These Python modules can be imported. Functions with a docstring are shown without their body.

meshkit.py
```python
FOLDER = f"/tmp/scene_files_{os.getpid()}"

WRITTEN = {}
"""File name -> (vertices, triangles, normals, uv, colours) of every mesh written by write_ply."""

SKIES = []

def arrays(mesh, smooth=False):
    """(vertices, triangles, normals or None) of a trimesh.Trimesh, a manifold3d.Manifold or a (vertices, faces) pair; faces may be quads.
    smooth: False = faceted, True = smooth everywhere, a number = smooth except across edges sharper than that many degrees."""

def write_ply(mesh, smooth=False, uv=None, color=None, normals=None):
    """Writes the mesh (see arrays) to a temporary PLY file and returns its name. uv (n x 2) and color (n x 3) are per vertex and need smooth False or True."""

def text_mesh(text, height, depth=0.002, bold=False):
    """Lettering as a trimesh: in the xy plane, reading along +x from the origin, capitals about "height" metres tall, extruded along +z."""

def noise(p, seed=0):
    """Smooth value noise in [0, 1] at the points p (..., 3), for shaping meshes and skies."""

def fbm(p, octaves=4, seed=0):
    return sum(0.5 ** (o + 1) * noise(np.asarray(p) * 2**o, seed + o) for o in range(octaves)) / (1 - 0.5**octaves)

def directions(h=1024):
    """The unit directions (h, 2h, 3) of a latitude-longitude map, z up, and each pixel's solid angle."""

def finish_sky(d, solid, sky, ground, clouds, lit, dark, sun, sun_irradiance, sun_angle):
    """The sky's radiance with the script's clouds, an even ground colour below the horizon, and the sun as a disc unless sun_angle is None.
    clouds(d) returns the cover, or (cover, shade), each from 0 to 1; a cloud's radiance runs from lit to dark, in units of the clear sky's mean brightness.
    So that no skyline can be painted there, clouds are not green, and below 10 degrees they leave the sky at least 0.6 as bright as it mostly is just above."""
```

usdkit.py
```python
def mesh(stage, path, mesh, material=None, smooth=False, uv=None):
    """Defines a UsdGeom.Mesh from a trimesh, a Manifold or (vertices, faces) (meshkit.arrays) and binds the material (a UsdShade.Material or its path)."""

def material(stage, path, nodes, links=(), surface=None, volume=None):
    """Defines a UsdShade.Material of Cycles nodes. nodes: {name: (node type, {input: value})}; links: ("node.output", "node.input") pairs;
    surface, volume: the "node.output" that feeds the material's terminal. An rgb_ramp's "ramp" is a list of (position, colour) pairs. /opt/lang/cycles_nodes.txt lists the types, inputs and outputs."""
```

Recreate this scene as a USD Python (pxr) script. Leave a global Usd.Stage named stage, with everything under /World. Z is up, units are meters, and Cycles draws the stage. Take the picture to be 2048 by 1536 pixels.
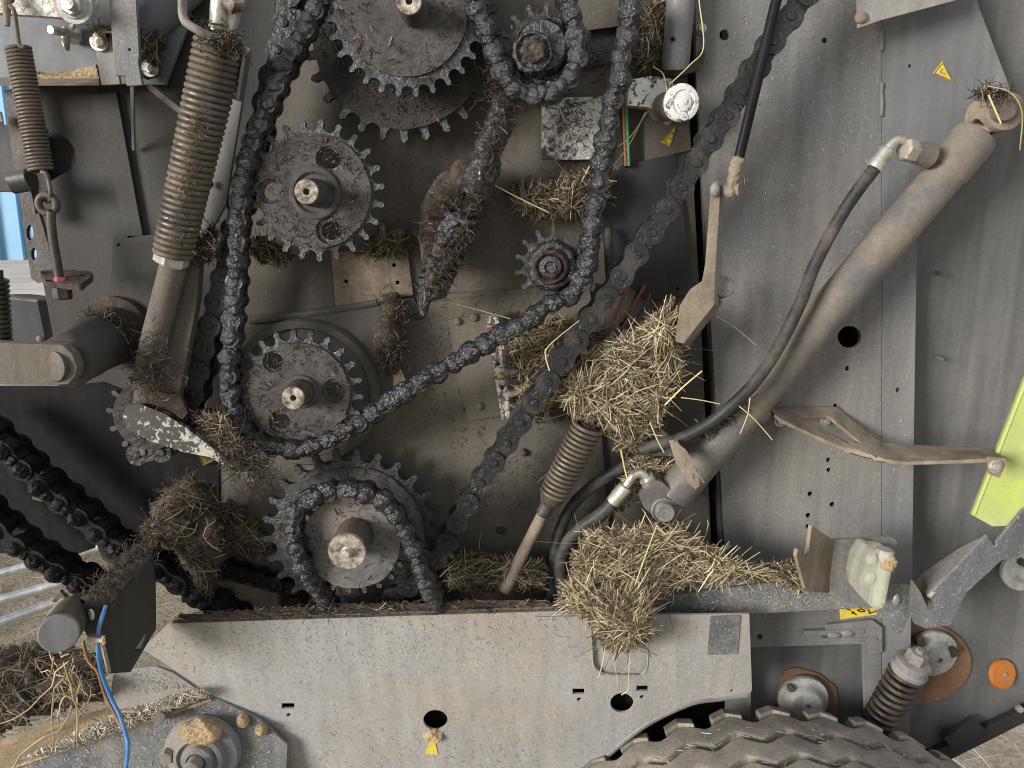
import math
import numpy as np, trimesh, shapely, usdkit, meshkit
from shapely.geometry import Polygon, Point, LineString, box as sbox
from shapely.ops import unary_union
from pxr import Usd, UsdGeom, UsdLux, UsdShade, Gf, Sdf

stage = Usd.Stage.CreateInMemory()
UsdGeom.SetStageUpAxis(stage, UsdGeom.Tokens.z)
UsdGeom.SetStageMetersPerUnit(stage, 1.0)
UsdGeom.Xform.Define(stage, '/World')
UsdGeom.Scope.Define(stage, '/World/Looks')

# ---------------------------------------------------------------- camera
F, HC, DC = 1550.0, 1.5, 0.85           # focal length in photo pixels, eye height, distance to the side plate
PITCH = math.radians(11.95)
cp, sp = math.cos(PITCH), math.sin(PITCH)
CAM = np.array([0.0, -DC, HC])
cam = UsdGeom.Camera.Define(stage, '/World/camera')
cam.CreateHorizontalApertureAttr(36.0); cam.CreateVerticalApertureAttr(27.0)
cam.CreateFocalLengthAttr(36.0 * F / 2048)
cam.CreateClippingRangeAttr(Gf.Vec2f(0.02, 500))
cam.CreateExposureAttr(1.05)
cam.AddTranslateOp().Set(Gf.Vec3d(*CAM)); cam.AddRotateXOp().Set(90 - math.degrees(PITCH))

# ---------------------------------------------------------------- daylight: bright overcast sky, low soft sun from the open side
SUN_EL, SUN_AZ = math.radians(9), math.radians(233)     # azimuth = atan2(x, y): from the left and behind the camera
sd = np.array([math.sin(SUN_AZ) * math.cos(SUN_EL), math.cos(SUN_AZ) * math.cos(SUN_EL), math.sin(SUN_EL)])
sky = UsdLux.DomeLight.Define(stage, '/World/sky'); sky.CreateIntensityAttr(1.0)
usdkit.material(stage, '/World/Looks/sky_air', {
    'sky': ('sky_texture', {'sky_type': 'single_scattering', 'sun_disc': False, 'sun_elevation': SUN_EL, 'sun_rotation': SUN_AZ}),
    'tc': ('texture_coordinate', {}), 'n': ('noise_texture', {'scale': 2.2, 'detail': 6.0, 'roughness': 0.6}),
    'r': ('rgb_ramp', {'ramp': [(0.25, (0.55,) * 3), (0.7, (0.95,) * 3)]}),
    'm': ('mix', {'color2': (3.3, 3.35, 3.5)}), 'b': ('background_shader', {'strength': 0.112})},
    [('tc.generated', 'n.vector'), ('n.fac', 'r.fac'), ('r.color', 'm.fac'), ('sky.color', 'm.color1'), ('m.color', 'b.color')], surface='b.background')
UsdShade.MaterialBindingAPI.Apply(sky.GetPrim()).Bind(UsdShade.Material.Get(stage, '/World/Looks/sky_air'))
p = sky.GetPrim(); p.SetCustomDataByKey('kind', 'structure'); p.SetCustomDataByKey('label', 'pale overcast sky over the yard behind the machine'); p.SetCustomDataByKey('category', 'sky')
sun = UsdLux.DistantLight.Define(stage, '/World/sun')
sun.CreateIntensityAttr(0.75); sun.CreateAngleAttr(24.0); sun.CreateColorAttr(Gf.Vec3f(1.0, 0.97, 0.93)); sun.GetPrim().CreateAttribute('inputs:normalize', Sdf.ValueTypeNames.Bool).Set(True)
q = Gf.Rotation(Gf.Vec3d(0, 0, 1), Gf.Vec3d(*sd)).GetQuat()
sun.AddOrientOp(UsdGeom.XformOp.PrecisionDouble).Set(Gf.Quatd(q.GetReal(), q.GetImaginary()))

# ---------------------------------------------------------------- from a sight line to a point of the place
def P(u, v, y):
    """the point at depth y on the line of sight through (u, v)"""
    d = np.array([(u - 1024) / F, cp - (v - 768) / F * sp, -sp - (v - 768) / F * cp])
    return CAM + d * ((DC + y) / d[1])
def px(u, v, y):
    """metres per photo pixel there"""
    return (DC + y) / (cp - (v - 768) / F * sp) / F
def yat(y, u, v): return y(u, v) if callable(y) else y

# ---------------------------------------------------------------- mesh helpers
TM = lambda v, f: trimesh.Trimesh(np.asarray(v, float), np.asarray(f, int), process=False)
cat_ = lambda L: trimesh.util.concatenate([m for m in L if m is not None])
def unit(a): a = np.asarray(a, float); return a / max(np.linalg.norm(a), 1e-12)
def frame(n):
    n = unit(n); a = np.array([1.0, 0, 0]) if abs(n[0]) < 0.9 else np.array([0, 0, 1.0])
    x = unit(np.cross(a, n)); return x, np.cross(n, x), n
def ell(u, v, ru, rv=None, n=28, a0=0.0):
    rv = ru if rv is None else rv
    t = np.linspace(0, 2 * np.pi, n, endpoint=False) + a0
    return [(u + ru * math.cos(a), v + rv * math.sin(a)) for a in t]
def rect(u, v, w, h): return [(u - w / 2, v - h / 2), (u + w / 2, v - h / 2), (u + w / 2, v + h / 2), (u - w / 2, v + h / 2)]
def extr(poly, th, chamfer=0.0):
    parts = [g for g in getattr(poly, 'geoms', [poly]) if g.area > 1e-9]
    return cat_([trimesh.creation.extrude_polygon(g, th) for g in parts])
def slab(pts, y=0.0, th=0.004, holes=(), rnd=0.0, back=True):
    """a flat plate cut to the outline pts [(u, v)] at depth y (number or function), or [(u, v, y)]; its front is the outline, its thickness goes away from the eye"""
    W = np.array([P(p[0], p[1], p[2] if len(p) > 2 else yat(y, p[0], p[1])) for p in pts])
    c = W.mean(0); n = np.zeros(3)
    for i in range(len(W)): n += np.cross(W[i] - c, W[(i + 1) % len(W)] - c)
    n = unit(n)
    if n @ (CAM - c) < 0: n = -n
    ex, ey, n = frame(n)
    to2 = lambda q: ((q - c) @ np.stack([ex, ey], 1))
    poly = Polygon(to2(W))
    if not poly.is_valid: poly = poly.buffer(0)
    if rnd: poly = poly.buffer(-rnd).buffer(2 * rnd, quad_segs=6).buffer(-rnd, quad_segs=6)
    for h in holes:
        H = []
        for (u, v) in h:                              # hole outlines: where the sight line meets the plate's plane
            d = P(u, v, 0) - CAM; H.append(CAM + d * (((c - CAM) @ n) / (d @ n)))
        poly = poly.difference(Polygon(to2(np.array(H))).buffer(0))
    m = extr(poly, th)
    v = m.vertices
    m.vertices = c + v[:, :1] * ex + v[:, 1:2] * ey + (v[:, 2:3] - th) * n
    return m
def prism(poly2, origin, ex, ey, th, centred=False):
    m = extr(poly2, th); v = m.vertices; n = np.cross(ex, ey)
    m.vertices = origin + v[:, :1] * ex + v[:, 1:2] * ey + (v[:, 2:3] - (th / 2 if centred else 0)) * n
    return m
def spline(pts, n=12):
    pts = np.asarray(pts, float)
    if len(pts) < 3: return np.linspace(pts[0], pts[-1], n + 1)
    q = np.vstack([2 * pts[0] - pts[1], pts, 2 * pts[-1] - pts[-2]]); out = []
    for i in range(1, len(q) - 2):
        t = np.linspace(0, 1, n, endpoint=False)[:, None]
        a, b, c, d = q[i - 1:i + 3]
        out.append(0.5 * (2 * b + (c - a) * t + (2 * a - 5 * b + 4 * c - d) * t ** 2 + (3 * b - a - 3 * c + d) * t ** 3))
    return np.vstack(out + [pts[-1:]])
def tube(path, r, k=12, caps=True, flat=1.0):
    path = np.asarray(path, float); n = len(path); r = np.broadcast_to(np.asarray(r, float), (n,))
    t = np.gradient(path, axis=0); t /= np.maximum(np.linalg.norm(t, axis=1, keepdims=True), 1e-12)
    x = frame(t[0])[0]; rings = []; a = np.linspace(0, 2 * np.pi, k, endpoint=False)
    for i in range(n):
        x = unit(x - (x @ t[i]) * t[i]); yv = np.cross(t[i], x)
        rings.append(path[i] + r[i] * (np.cos(a)[:, None] * x + flat * np.sin(a)[:, None] * yv))
    v = np.vstack(rings); f = []
    i, j = np.meshgrid(np.arange(n - 1), np.arange(k), indexing='ij'); i, j = i.ravel(), j.ravel(); j2 = (j + 1) % k
    f = np.vstack([np.stack([i * k + j, i * k + j2, (i + 1) * k + j2], 1), np.stack([i * k + j, (i + 1) * k + j2, (i + 1) * k + j], 1)])
    if caps:
        v = np.vstack([v, path[0], path[-1]]); o = n * k; jj = np.arange(k)
        f = np.vstack([f, np.stack([np.full(k, o), (jj + 1) % k, jj], 1), np.stack([np.full(k, o + 1), (n - 1) * k + jj, (n - 1) * k + (jj + 1) % k], 1)])
    return TM(v, f)
def lathe(p0, axis, prof, k=28, hexk=0):
    """prof [(radius, height along axis)]"""
    x, y, n = frame(axis); a = np.linspace(0, 2 * np.pi, k, endpoint=False); ca, sa = np.cos(a)[:, None], np.sin(a)[:, None]
    v = np.vstack([np.asarray(p0) + max(r, 1e-5) * (ca * x + sa * y) + h * n for r, h in prof]); m = len(prof)
    i, j = np.meshgrid(np.arange(m - 1), np.arange(k), indexing='ij'); i, j = i.ravel(), j.ravel(); j2 = (j + 1) % k
    f = np.vstack([np.stack([i * k + j, i * k + j2, (i + 1) * k + j2], 1), np.stack([i * k + j, (i + 1) * k + j2, (i + 1) * k + j], 1)])
    jj = np.arange(k); o = len(v); v = np.vstack([v, np.asarray(p0) + prof[0][1] * n, np.asarray(p0) + prof[-1][1] * n])
    f = np.vstack([f, np.stack([np.full(k, o), (jj + 1) % k, jj], 1), np.stack([np.full(k, o + 1), (m - 1) * k + jj, (m - 1) * k + (jj + 1) % k], 1)])
    return TM(v, f)
FWD = np.array([0, -1.0, 0])                                   # out of the machine's side, towards the eye
def rod(p0, p1, r, k=20, c=0.0):
    p0, p1 = np.asarray(p0, float), np.asarray(p1, float); L = np.linalg.norm(p1 - p0); c = c or r * 0.08
    return lathe(p0, p1 - p0, [(r - c, 0), (r, c), (r, L - c), (r - c, L)], k)
def coil(p0, p1, R, wire, turns, k=8, per=18, R1=None):
    p0, p1 = np.asarray(p0, float), np.asarray(p1, float); x, y, n = frame(p1 - p0); N = int(turns * per)
    t = np.linspace(0, 1, N); a = t * turns * 2 * np.pi; R = R + ((R1 or R) - R) * t
    return tube(p0 + np.outer(t, p1 - p0) + R[:, None] * (np.cos(a)[:, None] * x + np.sin(a)[:, None] * y), wire, k)
def lump(m, amp, freq, seed=0, octv=3):
    m = m.copy(); n = np.array(m.vertex_normals); v = np.array(m.vertices)
    m.vertices = v + n * ((meshkit.fbm(v * freq + 7.3 * seed, octv, seed) - 0.45) * 2 * amp)[:, None]
    return m
ICO = {k: trimesh.creation.icosphere(subdivisions=k) for k in (1, 2, 3, 4, 5)}
def blob(c, rad, axes=None, sub=3, amp=0.0, freq=120, seed=0):
    s = ICO[sub]; v = s.vertices * np.asarray(rad)
    if axes is not None: v = v @ np.asarray(axes)
    m = TM(v + np.asarray(c), s.faces)
    return lump(m, amp, freq, seed) if amp else m
def hexhead(c, axis, r, h, a0=0.3):
    m = lathe(c, axis, [(r * 0.96, 0), (r, h * 0.1), (r, h * 0.8), (r * 0.86, h)], 6); return m
def straws(C, Dr, L, W, bend, rng, seg=3, k=3):
    """many thin stalks in one mesh; C centres, Dr unit directions, L lengths, W widths"""
    n = len(C); t = np.linspace(-0.5, 0.5, seg + 1)
    ref = rng.normal(size=(n, 3)); X = np.cross(Dr, ref); X /= np.linalg.norm(X, axis=1, keepdims=True) + 1e-9; Y = np.cross(Dr, X)
    pts = C[:, None] + Dr[:, None] * (L[:, None] * t)[..., None] + X[:, None] * ((bend * L)[:, None] * (4 * t ** 2 - 0.5))[..., None]
    a = np.linspace(0, 2 * np.pi, k, endpoint=False); off = (np.cos(a)[:, None, None] * X + 0.55 * np.sin(a)[:, None, None] * Y)   # k n 3
    tp = (1 - 0.35 * (2 * np.abs(t)) ** 3)
    v = pts[:, :, None] + off.transpose(1, 0, 2)[:, None] * (W[:, None] * 0.5 * tp)[:, :, None, None]
    v = v.reshape(-1, 3); m = (seg + 1) * k
    i, j = np.meshgrid(np.arange(seg), np.arange(k), indexing='ij'); i, j = i.ravel(), j.ravel(); j2 = (j + 1) % k
    f = np.vstack([np.stack([i * k + j, i * k + j2, (i + 1) * k + j2], 1), np.stack([i * k + j, (i + 1) * k + j2, (i + 1) * k + j], 1)])
    f = (f[None] + (np.arange(n) * m)[:, None, None]).reshape(-1, 3)
    m = TM(v, f); m.metadata['tone'] = np.repeat(rng.random(n) ** 1.05, (seg + 1) * k); return m
def fibres(C, Dr, L, W, curl, rng, seg=6):
    """curly hairs: random walk strands"""
    n = len(C); d = Dr.copy(); p = C.copy(); pts = [p]
    for s in range(seg):
        d = d + curl * rng.normal(size=(n, 3)); d /= np.linalg.norm(d, axis=1, keepdims=True); p = p + d * (L / seg)[:, None]; pts.append(p)
    pts = np.stack(pts, 1); ref = rng.normal(size=(n, 3)); X = np.cross(Dr, ref); X /= np.linalg.norm(X, axis=1, keepdims=True) + 1e-9; Y = np.cross(Dr, X)
    a = np.linspace(0, 2 * np.pi, 3, endpoint=False); off = (np.cos(a)[:, None, None] * X + np.sin(a)[:, None, None] * Y)
    v = (pts[:, :, None] + off.transpose(1, 0, 2)[:, None] * (W * 0.5)[:, None, None, None]).reshape(-1, 3); k, m = 3, (seg + 1) * 3
    i, j = np.meshgrid(np.arange(seg), np.arange(k), indexing='ij'); i, j = i.ravel(), j.ravel(); j2 = (j + 1) % k
    f = np.vstack([np.stack([i * k + j, i * k + j2, (i + 1) * k + j2], 1), np.stack([i * k + j, (i + 1) * k + j2, (i + 1) * k + j], 1)])
    q = TM(v, (f[None] + (np.arange(n) * m)[:, None, None]).reshape(-1, 3)); q.metadata['tone'] = np.repeat(rng.random(n), m); return q

# ---------------------------------------------------------------- things, parts, sub-parts
NAMES, THINGS = {}, []
def numbered(parent, name):
    k = NAMES.get((parent, name), 0); NAMES[(parent, name)] = k + 1
    return name if k == 0 else f'{name}_{k:03d}'
def put_mesh(path, m, o, mat, sm):
    tone = m.metadata.get('tone') if hasattr(m, 'metadata') else None
    mm = m.copy(); mm.vertices = mm.vertices - o
    if tone is not None: sm = True
    else: mm.update_faces(mm.area_faces > 1e-13); mm.remove_unreferenced_vertices()
    g = usdkit.mesh(stage, path, mm, mat, smooth=sm)
    if tone is not None: UsdGeom.PrimvarsAPI(g).CreatePrimvar('tone', Sdf.ValueTypeNames.FloatArray, 'vertex').Set([float(x) for x in tone])
    return g
class T:
    def __init__(s, name, label=None, cat=None, group=None, kind=None):
        s.name, s.meta, s.parts = name, dict(label=label, category=cat, group=group, kind=kind), []; THINGS.append(s)
    def add(s, name, mesh, mat, label=None, parent=None, smooth=35, kind=None):
        s.parts.append((name, mesh, mat, label, parent, smooth, kind)); return len(s.parts) - 1
def solo(name, mesh, mat, label=None, cat=None, group=None, kind=None, smooth=35):
    t = T(name, label, cat, group, kind); t.single = (mesh, mat, smooth); return t
PLURAL = {}
def finish():
    for t in THINGS: PLURAL.setdefault(t.meta['category'], []).append(t)
    for c, L in PLURAL.items():
        if len(L) > 1:
            for t in L: t.meta['group'] = t.meta['group'] or f'{c} pieces on and around the machine side'
    for t in THINGS:
        path = '/World/' + numbered('/World', t.name)
        if hasattr(t, 'single'):
            m, mat, sm = t.single; b = m.bounds; o = np.array([*(b.mean(0)[:2]), b[0][2]])
            g = put_mesh(path, m, o, mat, sm); g.AddTranslateOp().Set(Gf.Vec3d(*o)); prim = g.GetPrim()
        else:
            bs = np.array([p[1].bounds for p in t.parts]); lo, hi = bs[:, 0].min(0), bs[:, 1].max(0); o = np.array([*((lo + hi)[:2] / 2), lo[2]])
            g = UsdGeom.Xform.Define(stage, path); g.AddTranslateOp().Set(Gf.Vec3d(*o)); prim = g.GetPrim(); made = []
            for name, m, mat, label, parent, sm, kind in t.parts:
                pp = path if parent is None else made[parent]
                q = pp + '/' + numbered(pp, name); made.append(q)
                c = put_mesh(q, m, o, mat, sm)
                if label: c.GetPrim().SetCustomDataByKey('label', label)
                if kind: c.GetPrim().SetCustomDataByKey('kind', kind)
        for k, v in t.meta.items():
            if v: prim.SetCustomDataByKey(k, v)

# ---------------------------------------------------------------- materials
def lin(*c): return tuple(((x / 255 + 0.055) / 1.055) ** 2.4 if x > 10 else x / 255 / 12.92 for x in c)
def dirty(name, base, dust, amt=0.4, scale=9.0, rough=0.55, metal=0.0, fine=0.25, fs=260.0, bump=0.25, bd=0.001, streak=0.2, top=0.0, speck=0.0, speck_col=(0.45, 0.38, 0.25), bev=0.0009, rough2=0.85, blot=0.22):
    """painted or bare metal under patches of dust, vertical streaks, fine grain and pale flecks"""
    N = {'g': ('geometry', {}),
         'n1': ('noise_texture', {'scale': scale, 'detail': 7.0, 'roughness': 0.68}),
         'r1': ('map_range', {'from_min': 0.62 - amt * 0.5, 'from_max': 0.86 - amt * 0.5, 'clamp': True}),
         'n2': ('noise_texture', {'scale': fs, 'detail': 4.0, 'roughness': 0.7}),
         'r2': ('map_range', {'from_min': 0.25, 'from_max': 0.75, 'to_min': 1 - fine, 'to_max': 1 + fine}),
         'mp': ('mapping', {'scale': (70.0, 70.0, 5.0)}), 'n3': ('noise_texture', {'scale': 1.0, 'detail': 4.0}),
         'r3': ('map_range', {'from_min': 0.3, 'from_max': 0.7, 'to_min': 1 - streak, 'to_max': 1 + streak}),
         'mul': ('math', {'math_type': 'multiply'}), 'mul2': ('math', {'math_type': 'multiply'}), 'n4': ('noise_texture', {'scale': scale * 0.45, 'detail': 6.0, 'roughness': 0.6, 'distortion': 0.4}), 'r4': ('map_range', {'from_min': 0.32, 'from_max': 0.68, 'to_min': 1 - blot, 'to_max': 1 + blot * 0.6}), 'mixd': ('mix', {'color1': base, 'color2': dust}),
         'tone': ('mix', {'mix_type': 'multiply', 'fac': 1.0}),
         'mr': ('map_range', {'to_min': rough, 'to_max': rough2}),
         'bp': ('bump', {'strength': bump, 'distance': bd}), 'p': ('principled_bsdf', {'metallic': metal, 'specular_ior_level': 0.3 if base[0] > 0.0125 else 0.06})}
    Lk = [('g.position', 'n1.vector'), ('g.position', 'n2.vector'), ('g.position', 'mp.vector'), ('mp.vector', 'n3.vector'), ('n1.fac', 'r1.value'), ('n2.fac', 'r2.value'),
          ('n3.fac', 'r3.value'), ('r2.result', 'mul.value1'), ('r3.result', 'mul.value2'), ('mixd.color', 'tone.color1'), ('g.position', 'n4.vector'), ('n4.fac', 'r4.value'), ('mul.value', 'mul2.value1'), ('r4.result', 'mul2.value2'), ('mul2.value', 'tone.color2'), ('n2.fac', 'bp.height'), ('bp.normal', 'p.normal'), ('mr.result', 'p.roughness')]
    fac = 'r1.result'
    if top:
        N['sx'] = ('separate_xyz', {}); N['rt'] = ('map_range', {'from_min': 0.25, 'from_max': 0.85, 'to_max': top, 'clamp': True}); N['mx'] = ('math', {'math_type': 'maximum'})
        Lk += [('g.true_normal', 'sx.vector'), ('sx.z', 'rt.value'), ('rt.result', 'mx.value1'), (fac, 'mx.value2')]; fac = 'mx.value'
    Lk += [(fac, 'mixd.fac'), (fac, 'mr.value')]
    col = 'tone.color'
    if speck:
        N['ns'] = ('noise_texture', {'scale': 620.0, 'detail': 1.0, 'roughness': 0.4}); N['rs'] = ('map_range', {'from_min': 0.70 - speck * 0.08, 'from_max': 0.76 - speck * 0.08, 'clamp': True}); N['ms'] = ('mix', {'color2': speck_col})
        Lk += [('g.position', 'ns.vector'), ('ns.fac', 'rs.value'), ('rs.result', 'ms.fac'), (col, 'ms.color1')]; col = 'ms.color'
    if bev:
        N['bv'] = ('bevel', {'samples': 4, 'radius': bev}); Lk.append(('bv.bevel', 'bp.normal'))
    Lk.append((col, 'p.base_color'))
    return usdkit.material(stage, '/World/Looks/' + name, N, Lk, surface='p.BSDF')
def ramped(name, stops, rough=0.7, spec=0.3, trans=0.0, fs=300.0):
    """stalks, hairs, chaff: each piece its own tone"""
    N = {'g': ('geometry', {}), 'at': ('attribute', {'attribute': 'tone'}), 'r': ('rgb_ramp', {'ramp': stops}), 'n': ('noise_texture', {'scale': fs, 'detail': 3.0}), 'mr': ('map_range', {'to_min': 0.7, 'to_max': 1.3}),
         't': ('mix', {'mix_type': 'multiply', 'fac': 1.0}), 'p': ('principled_bsdf', {'roughness': rough, 'specular_ior_level': spec})}
    return usdkit.material(stage, '/World/Looks/' + name, N, [('at.fac', 'r.fac'), ('g.position', 'n.vector'), ('n.fac', 'mr.value'), ('r.color', 't.color1'), ('mr.result', 't.color2'), ('t.color', 'p.base_color')], surface='p.BSDF')
def peeled(name, paint, under, thr=0.5, scale=160.0, wid=0.05, big=25.0, rough=0.6):
    """paint worn away or caked over in flakes"""
    N = {'g': ('geometry', {}), 'a': ('noise_texture', {'scale': scale, 'detail': 5.0, 'roughness': 0.62, 'distortion': 0.6}), 'b': ('noise_texture', {'scale': big, 'detail': 3.0}),
         's': ('math', {'math_type': 'multiply_add', 'value2': 0.55}), 'r': ('map_range', {'from_min': thr * 1.3 - wid, 'from_max': thr * 1.3 + wid, 'clamp': True}), 'm': ('mix', {'color1': paint, 'color2': under}),
         'bp': ('bump', {'strength': 0.6, 'distance': 0.0012}), 'p': ('principled_bsdf', {'roughness': rough})}
    return usdkit.material(stage, '/World/Looks/' + name, N, [('g.position', 'a.vector'), ('g.position', 'b.vector'), ('b.fac', 's.value1'), ('a.fac', 's.value3'), ('s.value', 'r.value'), ('r.result', 'm.fac'), ('m.color', 'p.base_color'), ('r.result', 'bp.height'), ('bp.normal', 'p.normal')], surface='p.BSDF')
M = {}
M['side'] = dirty('side_plate_paint', (0.066, 0.063, 0.058), (0.108, 0.095, 0.076), 0.62, 6.0, fine=0.22, streak=0.12, speck=0.25, speck_col=(0.2, 0.16, 0.1), bump=0.35)
M['side_greasy_shaded'] = dirty('greasy_side_with_painted_shade', (0.034, 0.0335, 0.0325), (0.052, 0.047, 0.040), 0.5, 5.0, fine=0.22, streak=0.12, bump=0.3)  # grease plus the shade of the left side, both painted into the colour
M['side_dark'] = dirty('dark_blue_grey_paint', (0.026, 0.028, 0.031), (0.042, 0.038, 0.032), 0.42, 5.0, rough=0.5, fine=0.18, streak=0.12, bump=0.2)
M['side_left'] = dirty('blue_grey_paint', (0.125, 0.14, 0.16), (0.13, 0.125, 0.115), 0.35, 6.0, rough=0.42, fine=0.12, streak=0.1, bump=0.12, top=0.8)
M['right'] = dirty('right_plate_paint', (0.132, 0.133, 0.134), (0.175, 0.165, 0.15), 0.46, 4.5, rough=0.42, fine=0.16, streak=0.16, speck=0.1, speck_col=(0.28, 0.26, 0.23), bump=0.18)
M['right_clean'] = dirty('right_plate_bluish_paint', (0.135, 0.14, 0.147), (0.165, 0.158, 0.147), 0.36, 5.0, rough=0.4, fine=0.14, streak=0.14, speck=0.0, bump=0.15)
M['far'] = dirty('far_plate_paint', (0.098, 0.098, 0.098), (0.13, 0.126, 0.119), 0.4, 4.0, rough=0.45, fine=0.14, streak=0.2, bump=0.15)
M['light'] = dirty('galvanised_cover', (0.262, 0.262, 0.261), (0.262, 0.236, 0.2), 0.4, 5.0, rough=0.5, fine=0.16, streak=0.10, speck=0.2, speck_col=(0.45, 0.42, 0.36), bump=0.15)
M['grey'] = dirty('grey_bracket_paint', (0.13, 0.132, 0.136), (0.25, 0.215, 0.165), 0.34, 16.0, rough=0.45, top=0.85, fine=0.16, bump=0.25, speck=0.3, speck_col=(0.34, 0.3, 0.24))
M['beam'] = dirty('beam_paint', (0.115, 0.121, 0.131), (0.2, 0.185, 0.155), 0.3, 18.0, rough=0.45, top=0.8, fine=0.2, bump=0.25, speck=0.7, speck_col=(0.34, 0.33, 0.3))
M['tan'] = dirty('tan_dust_caked', (0.15, 0.122, 0.088), (0.235, 0.195, 0.145), 0.5, 22.0, rough=0.8, fine=0.2, bump=0.5)
M['brown'] = dirty('brown_caked_dirt', (0.035, 0.028, 0.022), (0.085, 0.066, 0.048), 0.5, 60.0, rough=0.85, fine=0.4, fs=420, bump=0.9, bd=0.002, bev=0)
M['cake'] = dirty('disc_dust_cake', (0.068, 0.064, 0.061), (0.036, 0.029, 0.025), 0.34, 45.0, rough=0.75, fine=0.3, fs=380, bump=0.7, bd=0.0014, streak=0.05, speck=0.0, bev=0)
M['mid'] = dirty('dark_worn_steel', (0.045, 0.044, 0.044), (0.12, 0.095, 0.07), 0.35, 30.0, rough=0.42, metal=0.3, top=0.7, fine=0.25, bump=0.4)
M['spring'] = dirty('dusty_spring_steel', (0.11, 0.1, 0.088), (0.15, 0.123, 0.09), 0.5, 25.0, rough=0.3, metal=0.55, fine=0.2, bump=0.2, bev=0)
M['spring_dark'] = dirty('grimy_spring_steel', (0.03, 0.028, 0.026), (0.10, 0.075, 0.05), 0.35, 30.0, rough=0.4, metal=0.3, fine=0.25, bump=0.3, bev=0)
M['cyl'] = dirty('cylinder_paint', (0.095, 0.096, 0.099), (0.175, 0.148, 0.112), 0.48, 13.0, rough=0.3, rough2=0.75, fine=0.18, top=0.35, streak=0.05, bump=0.25)
M['bright'] = dirty('zinc_plated', (0.55, 0.54, 0.5), (0.32, 0.27, 0.19), 0.38, 60.0, rough=0.3, metal=0.75, fine=0.15, bump=0.2)
M['chrome'] = dirty('chromed_rod', (0.75, 0.75, 0.76), (0.6, 0.58, 0.54), 0.2, 50.0, rough=0.12, rough2=0.3, metal=1.0, bump=0.05)
M['zincface'] = dirty('shaft_end_face', (0.42, 0.385, 0.32), (0.09, 0.072, 0.052), 0.5, 120.0, rough=0.55, metal=0.2, fine=0.25, bump=0.5)
M['hose'] = dirty('black_rubber_hose', (0.024, 0.024, 0.025), (0.085, 0.074, 0.06), 0.36, 28.0, rough=0.5, fine=0.3, bump=0.4, bev=0)
M['black'] = dirty('clean_black_tube', (0.012, 0.012, 0.014), (0.02, 0.02, 0.022), 0.3, 20.0, rough=0.35, fine=0.1, bump=0.05, bev=0)
M['shield'] = dirty('oil_and_painted_shade', (0.012, 0.0125, 0.0135), (0.022, 0.021, 0.02), 0.4, 6.0, rough=0.7, fine=0.25, bump=0.3, bev=0)  # black of shade and grease together, put into one colour
M['cake_dark'] = dirty('dark_hairy_cake', (0.024, 0.0225, 0.0215), (0.055, 0.047, 0.04), 0.4, 55.0, rough=0.6, fine=0.4, fs=380, bump=1.0, bd=0.002, streak=0, bev=0)
M['void'] = dirty('painted_dark_inside', (0.008, 0.008, 0.008), (0.014, 0.012, 0.01), 0.4, 6.0, rough=0.8, bev=0)  # near-black colour painted in for the darkness of holes and recesses
M['tyre'] = dirty('dusty_tyre_rubber', (0.16, 0.144, 0.122), (0.26, 0.232, 0.192), 0.45, 18.0, rough=0.85, fine=0.3, fs=300, bump=0.5, streak=0.0, speck=0.35, speck_col=(0.3, 0.25, 0.17), bev=0.002)
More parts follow.
